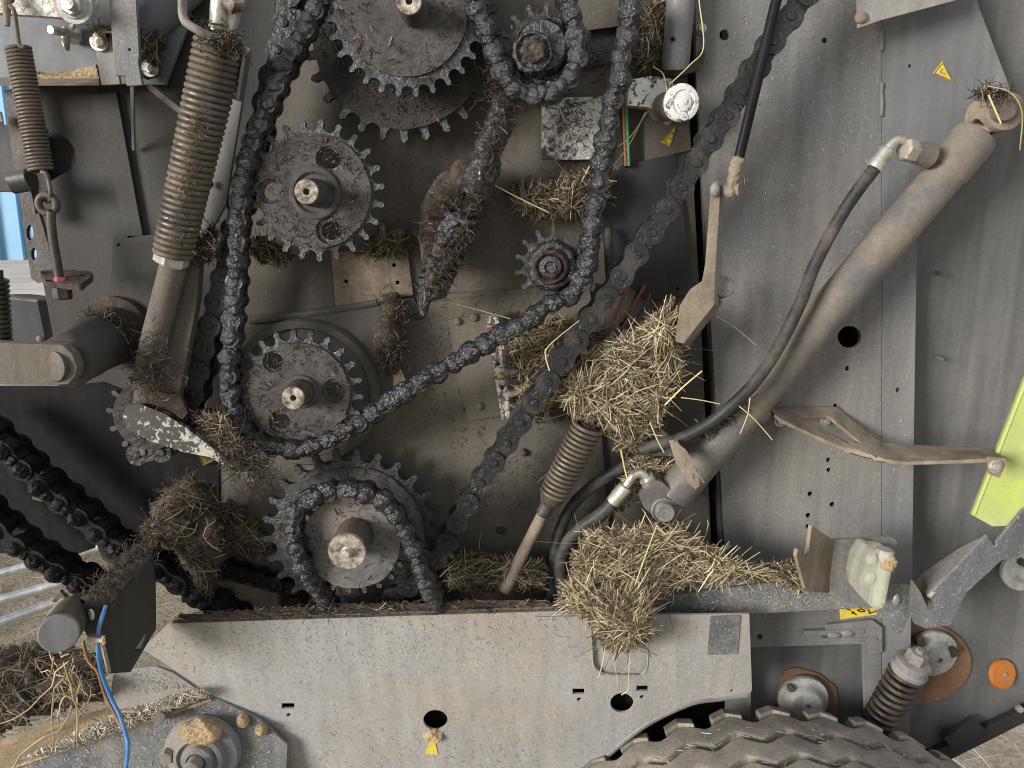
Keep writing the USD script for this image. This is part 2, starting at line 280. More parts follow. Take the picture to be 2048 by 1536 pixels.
M['orange'] = dirty('orange_plastic', (0.42, 0.13, 0.02), (0.34, 0.16, 0.06), 0.35, 40.0, rough=0.35, fine=0.1, streak=0, bump=0.15)
M['rust'] = dirty('rusty_stain_plate', (0.155, 0.082, 0.045), (0.205, 0.125, 0.075), 0.5, 14.0, rough=0.8, fine=0.25, bump=0.4)
M['white_rail'] = peeled('rail_paint_grimy', (0.40, 0.39, 0.36), (0.06, 0.05, 0.04), 0.56, 210.0)
M['rust_dark'] = dirty('greasy_rust', (0.045, 0.024, 0.019), (0.03, 0.022, 0.019), 0.5, 60.0, rough=0.5, fine=0.3, bump=0.6, bev=0)
M['flange'] = dirty('pale_zinc_flange', (0.36, 0.37, 0.35), (0.22, 0.20, 0.16), 0.32, 40.0, rough=0.55, metal=0.2, fine=0.2, bump=0.4)
M['lime'] = dirty('lime_green_paint', (0.37, 0.45, 0.1), (0.33, 0.34, 0.18), 0.42, 7.0, rough=0.4, fine=0.08, streak=0.05, bump=0.12, speck=0.3, speck_col=(0.35, 0.33, 0.12))
M['yellow'] = dirty('yellow_sticker', (0.6, 0.46, 0.05), (0.42, 0.35, 0.12), 0.3, 60.0, rough=0.45, fine=0.12, streak=0, bump=0.05, bev=0)
M['yellow_dirty'] = peeled('grimy_yellow_sticker', (0.55, 0.42, 0.03), (0.12, 0.10, 0.03), 0.58, 330.0)
M['yellow_dark'] = dirty('dim_yellow_sticker', (0.25, 0.20, 0.03), (0.12, 0.10, 0.03), 0.4, 90.0, bev=0)
M['ink'] = dirty('black_print', (0.015, 0.015, 0.013), (0.03, 0.028, 0.02), 0.3, 90.0, bev=0)
M['white'] = peeled('white_paint_grimy', (0.66, 0.65, 0.62), (0.055, 0.045, 0.035), 0.59, 190.0)
M['white_peel'] = peeled('white_paint_flaking', (0.36, 0.35, 0.30), (0.03, 0.026, 0.022), 0.57, 170.0, wid=0.03)
M['white_wheel'] = peeled('white_knob_paint', (0.72, 0.72, 0.70), (0.15, 0.12, 0.09), 0.69, 150.0, wid=0.06)
M['white_plate'] = peeled('white_plaque_paint', (0.56, 0.55, 0.53), (0.05, 0.042, 0.035), 0.645, 170.0, wid=0.08, big=13)
M['galv'] = peeled('galvanised_bar_paint', (0.62, 0.61, 0.57), (0.33, 0.28, 0.2), 0.60, 210.0, wid=0.08)
M['wood'] = dirty('pale_deck_boards', (0.50, 0.48, 0.42), (0.38, 0.34, 0.28), 0.3, 3.0, rough=0.7, fs=60, fine=0.12, bev=0.004, streak=0.05)
M['bluewall'] = dirty('pale_blue_sheet', (0.2, 0.4, 0.58), (0.28, 0.46, 0.6), 0.35, 0.6, rough=0.4, fs=20, fine=0.05, streak=0.05, bev=0)
M['tubesteel'] = dirty('galvanised_tube', (0.48, 0.5, 0.53), (0.42, 0.41, 0.38), 0.3, 12.0, rough=0.3, metal=0.7, fine=0.1, bev=0)
M['cable'] = dirty('blue_cable_sheath', (0.045, 0.16, 0.4), (0.16, 0.24, 0.36), 0.36, 22.0, rough=0.35, fine=0.08, streak=0, bev=0)
M['wire_orange'] = dirty('orange_wire', (0.26, 0.09, 0.035), (0.25, 0.12, 0.06), 0.4, 60.0, bev=0)
M['wire_green'] = dirty('green_wire', (0.05, 0.3, 0.14), (0.10, 0.2, 0.12), 0.4, 60.0, bev=0)
M['wire_purple'] = dirty('purple_wire', (0.13, 0.06, 0.14), (0.10, 0.06, 0.08), 0.4, 60.0, bev=0)
M['wire_pale'] = dirty('pale_cut_wire', (0.55, 0.42, 0.3), (0.4, 0.3, 0.2), 0.4, 60.0, bev=0)
M['twine'] = dirty('orange_twine', (0.26, 0.13, 0.06), (0.2, 0.13, 0.07), 0.4, 60.0, bev=0)
M['pink'] = dirty('pink_paint_mark', (0.3, 0.055, 0.075), (0.2, 0.06, 0.07), 0.3, 60.0, bev=0)
M['greenpaint'] = dirty('green_paint_dab', (0.03, 0.19, 0.07), (0.1, 0.15, 0.06), 0.3, 90.0, bev=0)
M['redpaint'] = dirty('red_paint_dab', (0.3, 0.05, 0.04), (0.2, 0.06, 0.04), 0.3, 90.0, bev=0)
M['yellowpaint'] = dirty('yellow_paint_dab', (0.5, 0.4, 0.05), (0.4, 0.3, 0.08), 0.3, 90.0, bev=0)
M['patch'] = dirty('dark_label_patch', (0.095, 0.10, 0.108), (0.17, 0.165, 0.155), 0.4, 30.0, rough=0.35, fine=0.3, streak=0.0, speck=0.8, speck_col=(0.3, 0.29, 0.28), bev=0)
M['ground'] = dirty('straw_covered_earth', (0.33, 0.27, 0.19), (0.46, 0.4, 0.31), 0.5, 3.0, rough=0.95, fs=70.0, fine=0.5, bump=1.0, bd=0.012, streak=0, speck=0.6, speck_col=(0.62, 0.55, 0.42), bev=0)
STRAW = [(0, (0.038, 0.028, 0.018)), (0.24, (0.10, 0.073, 0.043)), (0.45, (0.23, 0.177, 0.10)), (0.66, (0.40, 0.33, 0.195)), (0.85, (0.55, 0.48, 0.31)), (1, (0.74, 0.68, 0.52))]
M['straw'] = ramped('dry_straw', STRAW)
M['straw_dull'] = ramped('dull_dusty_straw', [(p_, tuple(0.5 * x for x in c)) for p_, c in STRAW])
M['straw_gold'] = dirty('golden_straw', (0.50, 0.42, 0.20), (0.56, 0.50, 0.30), 0.4, 60.0, rough=0.5, fine=0.15, streak=0, bump=0.1, bev=0)
M['hair'] = ramped('brown_plant_fibre', [(0, (0.018, 0.014, 0.011)), (0.55, (0.045, 0.034, 0.026)), (0.88, (0.10, 0.076, 0.055)), (1, (0.24, 0.185, 0.12))])
M['hair_pale'] = ramped('pale_plant_fibre', [(0, (0.22, 0.16, 0.08)), (1, (0.5, 0.42, 0.26))])
M['chaff'] = ramped('pale_chaff', [(0, (0.26, 0.235, 0.19)), (0.6, (0.42, 0.385, 0.31)), (1, (0.60, 0.55, 0.44))])
M['chaff_dark'] = ramped('brown_chaff', [(0, (0.03, 0.023, 0.018)), (0.7, (0.08, 0.062, 0.047)), (0.93, (0.15, 0.115, 0.085)), (1, (0.36, 0.29, 0.2))])
M['sawdust'] = dirty('tan_chaff_layer', (0.34, 0.24, 0.13), (0.46, 0.34, 0.2), 0.5, 40.0, rough=0.95, fs=330.0, fine=0.4, bump=1.0, bd=0.004, speck=0.6, speck_col=(0.62, 0.52, 0.35), bev=0)
def grease(name, base, rough, bump, scale, spec=0.6, bd=0.002, dustc=(0.06, 0.052, 0.046), amt=0.2):
    N = {'g': ('geometry', {}), 'n': ('noise_texture', {'scale': scale, 'detail': 5.0, 'roughness': 0.62, 'distortion': 0.7}), 'n2': ('noise_texture', {'scale': scale * 0.22, 'detail': 5.0}),
         'r': ('map_range', {'from_min': 0.72 - amt, 'from_max': 0.9 - amt, 'clamp': True}), 'm': ('mix', {'color1': base, 'color2': dustc}), 'rr': ('map_range', {'to_min': rough, 'to_max': 0.8}),
         'b': ('bump', {'strength': bump, 'distance': bd}), 'p': ('principled_bsdf', {'specular_ior_level': spec})}
    return usdkit.material(stage, '/World/Looks/' + name, N, [('g.position', 'n.vector'), ('g.position', 'n2.vector'), ('n2.fac', 'r.value'), ('r.result', 'm.fac'), ('m.color', 'p.base_color'), ('r.result', 'rr.value'), ('rr.result', 'p.roughness'), ('n.fac', 'b.height'), ('b.normal', 'p.normal')], surface='p.BSDF')
M['grease'] = grease('thick_black_grease', (0.008, 0.0085, 0.010), 0.15, 0.8, 360.0, 0.9, 0.003, (0.022, 0.019, 0.017), 0.06)
M['grease_flat'] = grease('grease_film_on_steel', (0.016, 0.017, 0.020), 0.26, 0.9, 330.0, 0.7, 0.002, (0.045, 0.036, 0.030), 0.2)
M['chain'] = grease('oily_chain_steel', (0.015, 0.015, 0.0155), 0.27, 0.7, 190.0, 0.45, 0.002, (0.040, 0.035, 0.031), 0.2)
M['chain_shaded'] = grease('oily_chain_with_painted_shade', (0.005, 0.0053, 0.006), 0.5, 0.7, 160.0, 0.18, 0.0015, (0.012, 0.011, 0.010))  # oily chain steel with the lower-left shade painted into its colour
M['rim'] = grease('greasy_sprocket_rim', (0.030, 0.032, 0.036), 0.27, 0.9, 230.0, 0.6, 0.002, (0.015, 0.015, 0.016), amt=0.25)
usdkit.material(stage, '/World/Looks/lamp_lens', {'p': ('principled_bsdf', {'base_color': (0.86, 0.86, 0.74), 'roughness': 0.16, 'transmission_weight': 0.82, 'ior': 1.25})}, [], surface='p.BSDF'); M['lens'] = UsdShade.Material.Get(stage, '/World/Looks/lamp_lens')

# ================================================================ setting
def grid_sheet(x0, x1, y0, y1, nx, ny, z):
    X, Y = np.meshgrid(np.linspace(x0, x1, nx), np.linspace(y0, y1, ny)); v = np.stack([X.ravel(), Y.ravel(), np.zeros(nx * ny)], 1)
    v[:, 2] = z + 0.05 * (meshkit.fbm(v * 2.1, 4, 5) - 0.5)
    i, j = np.meshgrid(np.arange(ny - 1), np.arange(nx - 1), indexing='ij'); a = (i * nx + j).ravel()
    return TM(v, np.vstack([np.stack([a, a + 1, a + nx + 1], 1), np.stack([a, a + nx + 1, a + nx], 1)]))
near = grid_sheet(-6, 6, -4, 8, 160, 160, 0.0); far = TM([[-200, -200, -0.06], [200, -200, -0.06], [200, 200, -0.06], [-200, 200, -0.06]], [[0, 1, 2], [0, 2, 3]])
solo('ground', cat_([near, far]), M['ground'], 'sunlit bare earth under the machine, covered with chopped straw', 'ground', kind='structure', smooth=True)
rng = np.random.default_rng(11)
n = 5200; C = np.stack([rng.uniform(-3.2, 3.2, n), rng.uniform(0.1, 3.6, n), np.full(n, 0.008)], 1); C[:, 2] += 0.05 * (meshkit.fbm(C * [2.1, 2.1, 0], 4, 5) - 0.5)
C = C[(np.abs(C[:, 0]) > 0.75)]; n = len(C)
a = rng.uniform(0, 2 * np.pi, n); D = np.stack([np.cos(a), np.sin(a), rng.normal(0, 0.16, n)], 1); D /= np.linalg.norm(D, axis=1, keepdims=True)
solo('straw_litter', straws(C, D, rng.uniform(0.03, 0.16, n), rng.uniform(0.002, 0.005, n), rng.normal(0, 0.12, n), rng), M['chaff'], 'loose pale straw scattered over the earth below the machine', 'straw', kind='stuff')
# shed wall and deck seen through the gap on the far side
W = T('shed_wall', 'pale blue ribbed sheet wall of the shed far beyond the tall thin spring', 'wall')
for k in range(7):
    x = -9.6 + k * 0.9
    W.add('wall_panel', trimesh.creation.box(bounds=[[x, 9.0, 0], [x + 0.893, 9.04, 4.5]]), M['bluewall'])
    W.add('rib', trimesh.creation.box(bounds=[[x + 0.1, 8.94, 0.02], [x + 0.2, 8.998, 4.5]]), M['bluewall']); W.add('rib', trimesh.creation.box(bounds=[[x + 0.4, 8.94, 0.02], [x + 0.5, 8.998, 4.5]]), M['bluewall']); W.add('rib', trimesh.creation.box(bounds=[[x + 0.7, 8.94, 0.02], [x + 0.8, 8.998, 4.5]]), M['bluewall'])
Dk = T('trailer_deck', 'flat deck of pale boards standing in daylight beyond the slotted bracket', 'deck')
ang = math.radians(-24)
for k in range(16):
    m = trimesh.creation.box(extents=[5.5, 0.272, 0.035]); m.apply_translation([0, 0.3 * k, 0]); m.apply_transform(trimesh.transformations.rotation_matrix(0.42, [0, 0, 1])); m.apply_translation([-2.6, 1.3, 1.155])
    Dk.add('deck_board', m, M['wood'])
m = trimesh.creation.box(extents=[5.3, 0.12, 0.14]); m.apply_transform(trimesh.transformations.rotation_matrix(0.42, [0, 0, 1])); m.apply_translation([-3.2, 2.9, 1.06]); Dk.add('bearer', m, M['mid'])
for k, x in enumerate((-4.6, -2.2)):
    Dk.add('leg', rod([x, 2.4 + k * 1.1, 0], [x, 2.4 + k * 1.1, 1.0], 0.05), M['mid'])
for k, (a, b, r) in enumerate((((-60, 1163), (202, 1092), 8.5), ((-60, 1217), (175, 1150), 9), ((-60, 1266), (130, 1197), 9.5))):
    y0 = 0.42
    w = ('farthest of the three bright steel tubes above the earth, passing behind the black chain', 'middle one of three bright steel tubes above the earth', 'nearest of three bright steel tubes, ending behind the round plug')[k]
    t = T('steel_tube', w, 'tube', 'parallel steel tubes low on the far side')
    A, B = P(*a, y0), P(b[0], b[1], y0 + 0.06); t.add('tube_body', rod(A, B, r * px(*a, y0)), M['tubesteel']); t.add('tube_end', rod(B, B + 0.006 * unit(B - A), r * px(*a, y0) * 1.12), M['mid'])

# ---------------------------------------------------------------- the machine's side plates
inner = T('machine_frame', 'dark inner framework of the machine seen only through the round holes', 'frame')
bx = lambda a, b: trimesh.creation.box(bounds=[np.minimum(a, b), np.maximum(a, b)])
xl, xr = P(330, 700, 0.03)[0], P(1780, 700, 0.03)[0]; zt, zb = P(1000, -120, 0)[2], P(1000, 1215, 0.0)[2]
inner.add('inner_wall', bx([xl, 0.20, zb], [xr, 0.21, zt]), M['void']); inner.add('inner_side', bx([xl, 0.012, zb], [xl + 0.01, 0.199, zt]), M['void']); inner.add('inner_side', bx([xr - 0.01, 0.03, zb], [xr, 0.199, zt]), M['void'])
inner.add('added_dark_sheet', slab([(1140, 1245), (1501, 1245), (1501, 1620), (1140, 1620)], 0.03, 0.003), M['void']); inner.add('inner_floor', bx([xl + 0.011, 0.012, zb], [xr - 0.011, 0.199, zb + 0.01]), M['void'])  # first sheet is added to keep the gap above the tyre black

main = T('main_side_plate', 'large dusty brown steel side plate behind the sprockets', 'side plate')
outl = [(560, -80), (1352, -80), (1375, 150), (1400, 600), (1423, 1100), (1428, 1240), (556, 1240), (440, 1160), (440, 840), (455, 560), (530, 240)]
outl2 = [(150, -80), (559, -80), (529, 240), (454, 560), (439, 840), (439, 1159), (430, 1160), (330, 1100), (195, 1085), (170, 900), (130, 770), (108, 680), (84, 555), (66, 460), (52, 320), (40, 165), (40, -80)]
main.add('sheet', slab(outl2, 0.0, 0.005, [[(92, 258), (112, 262), (138, 282), (150, 300), (152, 322), (142, 338), (95, 366), (84, 330)]]), M['side_greasy_shaded'], 'darker greasy half behind the springs')  # left half kept separate to carry the painted shade
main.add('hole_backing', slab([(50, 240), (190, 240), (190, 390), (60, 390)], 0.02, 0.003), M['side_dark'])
main.add('sheet', slab(outl, 0.0, 0.005, [ell(1355, 578, 3.5), ell(788, 530, 4), ell(692, 563, 4), ell(795, 565, 4)], back=True), M['side'])
# overlays on the main plate
main.add('lower_sheet', slab([(490, 656), (760, 612), (768, 598), (826, 596), (832, 606), (1100, 583), (1180, 575), (1230, 1200), (500, 1215)], -0.007, 0.0065), M['side'])
main.add('fold_ridge', tube([P(500, 640, -0.002), P(640, 625, -0.002), P(755, 604, -0.002)], 0.005, 10), M['side'])
main.add('fold_ridge', tube([P(835, 598, -0.002), P(1000, 588, -0.002), P(1190, 574, -0.002)], 0.0052, 10), M['side'])
main.add('backing_plate', slab([(662, 505), (815, 500), (826, 590), (672, 622)], -0.005, 0.0045, [ell(692, 563, 4), ell(788, 530, 4), ell(795, 565, 4)]), M['tan'], 'beige dusty rectangle with three small holes')
main.add('small_plate', slab([(225, 474), (330, 468), (322, 560), (310, 640), (290, 760), (215, 690)], -0.006, 0.0055, [ell(237, 490, 3)]), M['side_greasy_shaded'])
main.add('diagonal_brace', slab([(180, 190), (232, 182), (285, 470), (255, 476)], -0.006, 0.0055), M['side_greasy_shaded'])
main.add('dark_cover', slab([(1245, 330), (1350, 308), (1366, 420), (1388, 588), (1292, 602), (1262, 575), (1205, 480), (1190, 365)], -0.008, 0.007, [ell(1355, 578, 3.5)], rnd=0.002), M['side_dark'], 'dark smooth sheet with a clipped corner')
main.add('dark_cover', slab([(1288, 150), (1372, 158), (1382, 300), (1290, 322)], -0.006, 0.0055), M['side'])
main.add('top_plate', slab([(1128, -60), (1240, -60), (1238, 52), (1150, 64), (1135, 40)], -0.02, 0.005), M['side'])
main.add('painted_shadow_slab', slab([(1150, 68), (1238, 56), (1240, 120), (1160, 140)], -0.006, 0.004), M['side_dark'])  # dark slab painted as the shadow below the top plate
main.add('channel_strip', slab([(1228, -60), (1243, -60), (1262, 330), (1250, 335)], -0.012, 0.01), M['black'])
main.add('riveted_plate', slab([(896, 640), (986, 624), (1003, 832), (934, 842)], -0.0115, 0.004, rnd=0.001), M['side'])
for (u, v, r) in ((916, 643, 8), (949, 635, 9), (959, 813, 9), (925, 820, 4)):
    main.add('rivet', blob(P(u, v, -0.0115), (r * px(u, v, 0), 0.004, r * px(u, v, 0)), sub=2), M['side'], smooth=True)
for (u, v) in ((838, 632), (1048, 905), (756, 1093), (1002, 1060)): main.add('dirt_nub', blob(P(u, v, -0.008), (0.006, 0.004, 0.004), sub=3, amp=0.002, freq=200, seed=u), M['brown'], smooth=True)
c = P(612, 785, -0.008); r1 = 148 * px(612, 785, 0)
main.add('bearing_ring', lathe(c, FWD, [(r1 * 0.99, -0.002), (r1, 0.004), (r1 * 0.97, 0.008), (r1 * 0.88, 0.008), (r1 * 0.86, 0.002), (r1 * 0.5, 0.002)], 64), M['side'])
# recess channel between the two plates
gap = T('gap_channel', 'narrow black vertical channel between the brown and the grey side plate', 'channel')
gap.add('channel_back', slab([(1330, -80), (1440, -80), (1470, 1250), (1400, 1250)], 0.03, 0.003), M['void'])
gap.add('seal_strip', slab([(1372, -60), (1378, -60), (1440, 1180), (1433, 1180)], 0.012, 0.008), M['black'])
gap.add('edge_lip', slab([(1385, -60), (1390, -60), (1447, 1110), (1441, 1110)], -0.004, 0.012), M['far'])

yr = -0.012
Hx = [ell(1449, 70, 10, 11), ell(1650, 81, 6.5, 6.5, 6), ell(1699, 674, 23.5, 22), ell(1695, 737, 5, 5.5, 6, .5), ell(1796, 780, 5, 5.5, 6, .5), ell(1671, 812, 5, 5, 6, .5), ell(1657, 920, 5, 5, 6, .5), ell(1658, 940, 5, 5, 6, .5),
      ell(1621, 988, 6, 5.5, 6, .5), ell(1665, 1009, 6, 5.5, 6, .5), ell(1617, 1031, 6, 5.5, 6, .5), ell(1617, 1053, 6, 5.5, 6, .5), ell(1519, 1274, 6, 6)]
rp = T('right_side_plate', 'grey steel side plate with scattered bolt holes behind the hydraulic cylinder', 'side plate')
rp.add('sheet', slab([(1390, -80), (1763.5, -80), (1763.5, 480), (1763, 1480), (1452, 1480), (1450, 1100), (1420, 620), (1392, 150)], yr, 0.005, Hx + [[(1502, 1295), (1726, 1288), (1730, 1420), (1730, 1500), (1502, 1500)]]), M['right'])
rp.add('sheet', slab([(1764.6, -80), (1930, -80), (1957, 12), (2016, 165), (2027, 215), (2015, 262), (1975, 305), (1834, 465), (1829, 800), (1825, 1098), (1818, 1470), (1764.6, 1480)], yr, 0.005, [ell(1820, 132, 3.5), ell(1796, 780, 5, 5.5, 6, .5)]), M['right_clean'], 'bluish clean half of the plate')
for k, (v0, v1) in enumerate(((60, 103), (165, 232))):
    pts = [P(1763, v, yr + 0.0006) for v in np.linspace(v0, v1, 12)]; rp.add('weld_bead', lump(tube(pts, 0.003, 10, flat=0.7), 0.0012, 300, k), M['right_clean'], smooth=True)
for (u, v) in ((1559, 842), (1651, 841)):
    rp.add('bolt', cat_([lathe(P(u, v, yr), FWD, [(0.0062, 0), (0.0066, 0.001), (0.0062, 0.002)], 18), hexhead(P(u, v, yr - 0.002), FWD, 0.0042, 0.005)]), M['bright'])
for (u, v, w, h) in ((1668, 1267, 120, 9), (1700, 1280, 110, 6)):
    rp.add('stiffening_rib', slab([(u - w / 2, v - h / 2), (u + w / 2, v - h), (u + w / 2, v), (u - w / 2, v + h / 2)], yr - 0.006, 0.006, rnd=0.0008), M['right'])
rp.add('raised_boss', slab([(1650, 1250), (1745, 1240), (1765, 1255), (1765, 1305), (1740, 1312), (1732, 1282), (1660, 1290)], yr - 0.005, 0.0048, rnd=0.003), M['right'])
for (u, v) in ((1695, 1266), (1668, 1270)): rp.add('dimple', blob(P(u, v, yr - 0.005), (0.008, 0.004, 0.005), sub=2), M['right'], smooth=True)

fp = T('far_side_plate', 'darker grey plate set back behind the edge of the grey side plate', 'side plate')
fp.add('sheet', slab([(1700, -80), (2160, -80), (2160, 1392), (2052, 1432), (1895, 1505), (1700, 1590), (1560, 1590), (1560, 1480), (1740, 1480)], 0.022, 0.006), M['far'])
for (u, v) in ((1880, 546), (1878, 714)):
    fp.add('clip_tab', slab([(u - 10, v - 5, 0.02), (u + 8, v + 3, 0.004), (u + 7, v + 7, 0.004), (u - 9, v + 3, 0.02)], 0, 0.002), M['far'])
fp.add('bottom_rail', slab([(1852, 1512), (2060, 1412), (2060, 1440), (1880, 1530)], 0.012, 0.008), M['side_dark'])
fp.add('rail_block', slab([(1888, 1478), (1948, 1437), (1973, 1462), (1908, 1500)], 0.004, 0.008), M['side_dark'])
fp.add('rust_patch', slab(ell(1834, 1326, 109, 82, 60), 0.0185, 0.003), M['rust'], 'rust-brown rounded backing plate')
fp.add('bolt', hexhead(P(2036, 1415, 0.012), FWD, 0.0045, 0.006), M['bright'])
def flange(name, label, u, v, R, y, mat=None, bolts=(), dome=0.45, tilt=None):
    t = T(name, label, 'flange'); s = px(u, v, y); c = P(u, v, y); R *= s
    t.add('disc', lathe(c, FWD, [(R * 0.98, -0.004), (R, 0.001), (R * 0.97, 0.003), (R * dome * 1.15, 0.0035), (R * dome, 0.006), (R * dome * 0.8, 0.014), (R * 0.12, 0.017), (R * 0.1, 0.012)], 48), mat or M['flange'])
    for (bu, bv, br) in bolts:
        b = t.add('bolt', hexhead(P(bu, bv, y - 0.003), FWD, br * s, 0.008), M['mid'])
    return t
flange('bearing_flange', 'pale round flange with two bolts on the rust-brown backing plate', 1865, 1306, 49, 0.012, bolts=((1836, 1279, 11), (1901, 1300, 11)), dome=0.6)
flange('bearing_flange', 'pale round flange at the edge beside the bent grey arm', 2046, 1140, 44, 0.012, bolts=((2040, 1122, 8),), dome=0.5)
rec = T('recess_panel', 'shaded panel set back in the square opening above the tyre', 'panel'); rec.add('panel_sheet', slab([(1480, 1250), (1760, 1250), (1760, 1520), (1480, 1520)], 0.014, 0.003), M['far'])
rec.add('rust_patch', slab([(1571, 1341), (1594, 1335), (1640, 1348), (1672, 1375), (1680, 1420), (1555, 1430), (1553, 1390)], 0.0115, 0.002, rnd=0.004), M['rust'])
flange('bearing_flange', 'grey domed flange in the square opening above the tyre', 1606, 1398, 50, 0.004, bolts=((1579, 1372, 7),), dome=0.72)
# orange reflector
t = T('reflector', 'round orange reflector on the far grey plate', 'reflector'); c = P(2000, 1346, 0.018); R = 30 * px(2000, 1346, 0)
ax = unit([0.25, -1, 0.25]); t.add('disc', lathe(c, ax, [(R * 0.97, 0), (R, 0.003), (R * 0.96, 0.006), (R * 0.2, 0.007)], 40), M['orange']); t.add('rivet', lathe(c + ax * 0.007, ax, [(0.0026, 0), (0.0024, 0.0015), (0.0008, 0.0018), (0.0006, 0.0008)], 14), M['bright'])
# stickers
def sticker(label, pts, y, mat, th=0.0006):
    t = T('warning_sticker', label, 'sticker'); t.add('backing', slab(pts, y, th), mat, smooth=False); q = np.array(pts, float); c = q.mean(0); e = lambda a, k: tuple(c + (q[a] - c) * k)
    for a, b, k in ((0, 1, 0.86), (1, 2, 0.86), (2, 0, 0.86), (0, 1, 0.35), (1, 2, 0.2)): t.add('printed_mark', rod(P(*e(a, k), y - 0.0004), P(*e(b, k), y - 0.0004), 0.0004, 6), M['yellow_dark'])
    return t
sticker('yellow triangle sticker on the grey plate below the light top cover', [(1885, 123), (1866, 146), (1907, 164)], yr - 0.0008, M['yellow'])
sticker('small speckled yellow triangle sticker beneath the white knob', [(1354, 247), (1322, 284), (1341, 293)], -0.0068, M['yellow_dirty'])
sticker('dim yellow triangle sticker below the flaking white arm', [(398, 911), (431, 920), (406, 932)], -0.0068, M['yellow_dark'])

# ---------------------------------------------------------------- top cover corner, lime panel, arms on the right
t = T('top_cover', 'light grey sheet corner overlapping the top of the grey plate', 'cover'); t.add('sheet', slab([(1712, -80), (1950, -80), (1914, 0), (1760, 41), (1717, 56)], lambda u, v: -0.05 - (1763 - u) * 0.00004, 0.003), M['light'])
t.add('rivet', blob(P(1722, 35, -0.052), (0.006, 0.004, 0.006), sub=2), M['tan'], smooth=True)
gp = T('green_panel', 'lime green body panel with a dusty left edge', 'body panel')
yg = lambda u, v: -0.075 - (u - 1945) * 0.0001
gp.add('sheet', slab([(2052, 752), (2140, 560), (2140, 1050), (2075, 1049), (1985, 1053), (1944, 1030)], yg, 0.004), M['lime'])
gp.add('folded_edge', slab([(2052, 752, -0.086), (2046, 752, -0.06), (1938, 1028, -0.05), (1944, 1030, -0.075)], 0, 0.003), M['lime'])
ab = T('fork_bracket', 'dusty tan forked bracket reaching from the grey plate to the green panel', 'bracket')
ya = lambda u, v: -0.02 - max(0, (v - 815)) * 0.0007
F8 = lambda L: [(1536 + x / 3, 512 + y / 3) for x, y in L]
def yarm(u, v):
    top = np.interp(u, [1536, 1671, 1740, 1770, 1990, 2015], [815, 813, 866, 885, 897, 915]); bot = np.interp(u, [1536, 1600, 1690, 1800, 1990, 2015], [818, 860, 895, 924, 917, 918])
    return -0.016 - np.interp(u, [1536, 1690, 1830, 2015], [0, 0.0, 0.035, 0.055]) - 0.045 * np.clip((v - top) / max(bot - top, 6), 0, 1)
def warp_slab(pts, yf, th, holes=(), step=14):
    """a sheet that bends in depth: cut flat, then every vertex moved along its sight line"""
    m = slab(pts, 0.0, 1e-3, holes).subdivide_to_size(0.012)
    v = np.array(m.vertices); d = (v - CAM)
    w = d[:, 0] / (d[:, 1] * cp - d[:, 2] * sp); u = 1024 + F * d[:, 0] / (cp * d[:, 1] - sp * d[:, 2]); vv = 768 - F * (sp * d[:, 1] + cp * d[:, 2]) / (cp * d[:, 1] - sp * d[:, 2])
    out = np.array([P(a, b, yf(a, b)) for a, b in zip(u, vv)]); out[:, 2] -= np.where(v[:, 1] > 5e-4, th, 0); m.vertices = out
    return m
ab.add('arm_plate', warp_slab(F8([(5, 920), (60, 908), (415, 905), (600, 1060), (680, 1120), (900, 1135), (1360, 1155), (1435, 1208), (1430, 1216), (1060, 1226), (800, 1235), (650, 1215), (450, 1150), (250, 1060), (80, 980)]), yarm, 0.004, [F8([(170, 958), (350, 952), (375, 965), (572, 1132), (430, 1090), (280, 1015)])]), M['tan'])
ab.add('end_tab', slab(F8([(1318, 1205), (1437, 1215), (1390, 1335), (1330, 1310)]), -0.118, 0.003, rnd=0.002), M['tan'])
ab.add('bolt', cat_([lathe(P(1990, 932, -0.118), FWD, [(0.0068, 0), (0.0072, 0.001), (0.0068, 0.0022)], 20), hexhead(P(1990, 932, -0.1202), FWD, 0.0045, 0.004)]), M['bright'])

# ---------------------------------------------------------------- black gas strut and its lever
gs = T('gas_strut', 'slim clean black gas strut with a rusty lower end fitting', 'gas strut')
A, B = P(1567, -60, -0.09), P(1478, 316, -0.09)
gs.add('barrel', rod(A, B, 10.5 * px(1500, 200, -0.09)), M['black'])
pts = spline([B, P(1470, 345, -0.09), P(1462, 385, -0.085)], 6); gs.add('end_fitting', lump(tube(pts, np.linspace(0.0066, 0.0058, len(pts)), 14).subdivide_to_size(0.003), 0.0022, 260, 3), M['tan'], smooth=True)
gs.add('ball_joint', cat_([rod(P(1448, 382, -0.08), P(1482, 379, -0.092), 0.0062), blob(P(1463, 383, -0.088), (0.0066,) * 3, sub=4, amp=0.0018, freq=260)]), M['tan'])
lv = T('strut_lever', 'tan dusty lever plate tapering up to the gas strut ball joint', 'lever')
lv.add('lever_plate', slab([(1424, 372), (1428, 362), (1437, 362), (1441, 372), (1437, 450), (1431, 512), (1429, 609), (1367, 687), (1352, 684), (1361, 612), (1382, 579), (1406, 562), (1412, 530)], -0.085, 0.004, rnd=0.0015), M['tan'])
lv.add('lever_side', slab([(1441, 370, -0.085), (1447, 372, -0.07), (1443, 590, -0.06), (1433, 612, -0.07), (1430, 608, -0.085), (1432, 512, -0.085)], 0, 0.002), M['grey'])
lv.add('lever_foot', slab([(1429, 610, -0.0845), (1441, 600, -0.055), (1446, 612, -0.05), (1376, 694, -0.05), (1367, 688, -0.0845)], 0, 0.003), M['tan'])
lv.add('pivot_boss', rod(P(1436, 578, -0.055), P(1449, 572, -0.07), 0.011), M['grey']); lv.add('pin_head', blob(P(1430, 380, -0.088), (0.005, 0.004, 0.0065), sub=3), M['grey'], smooth=True)

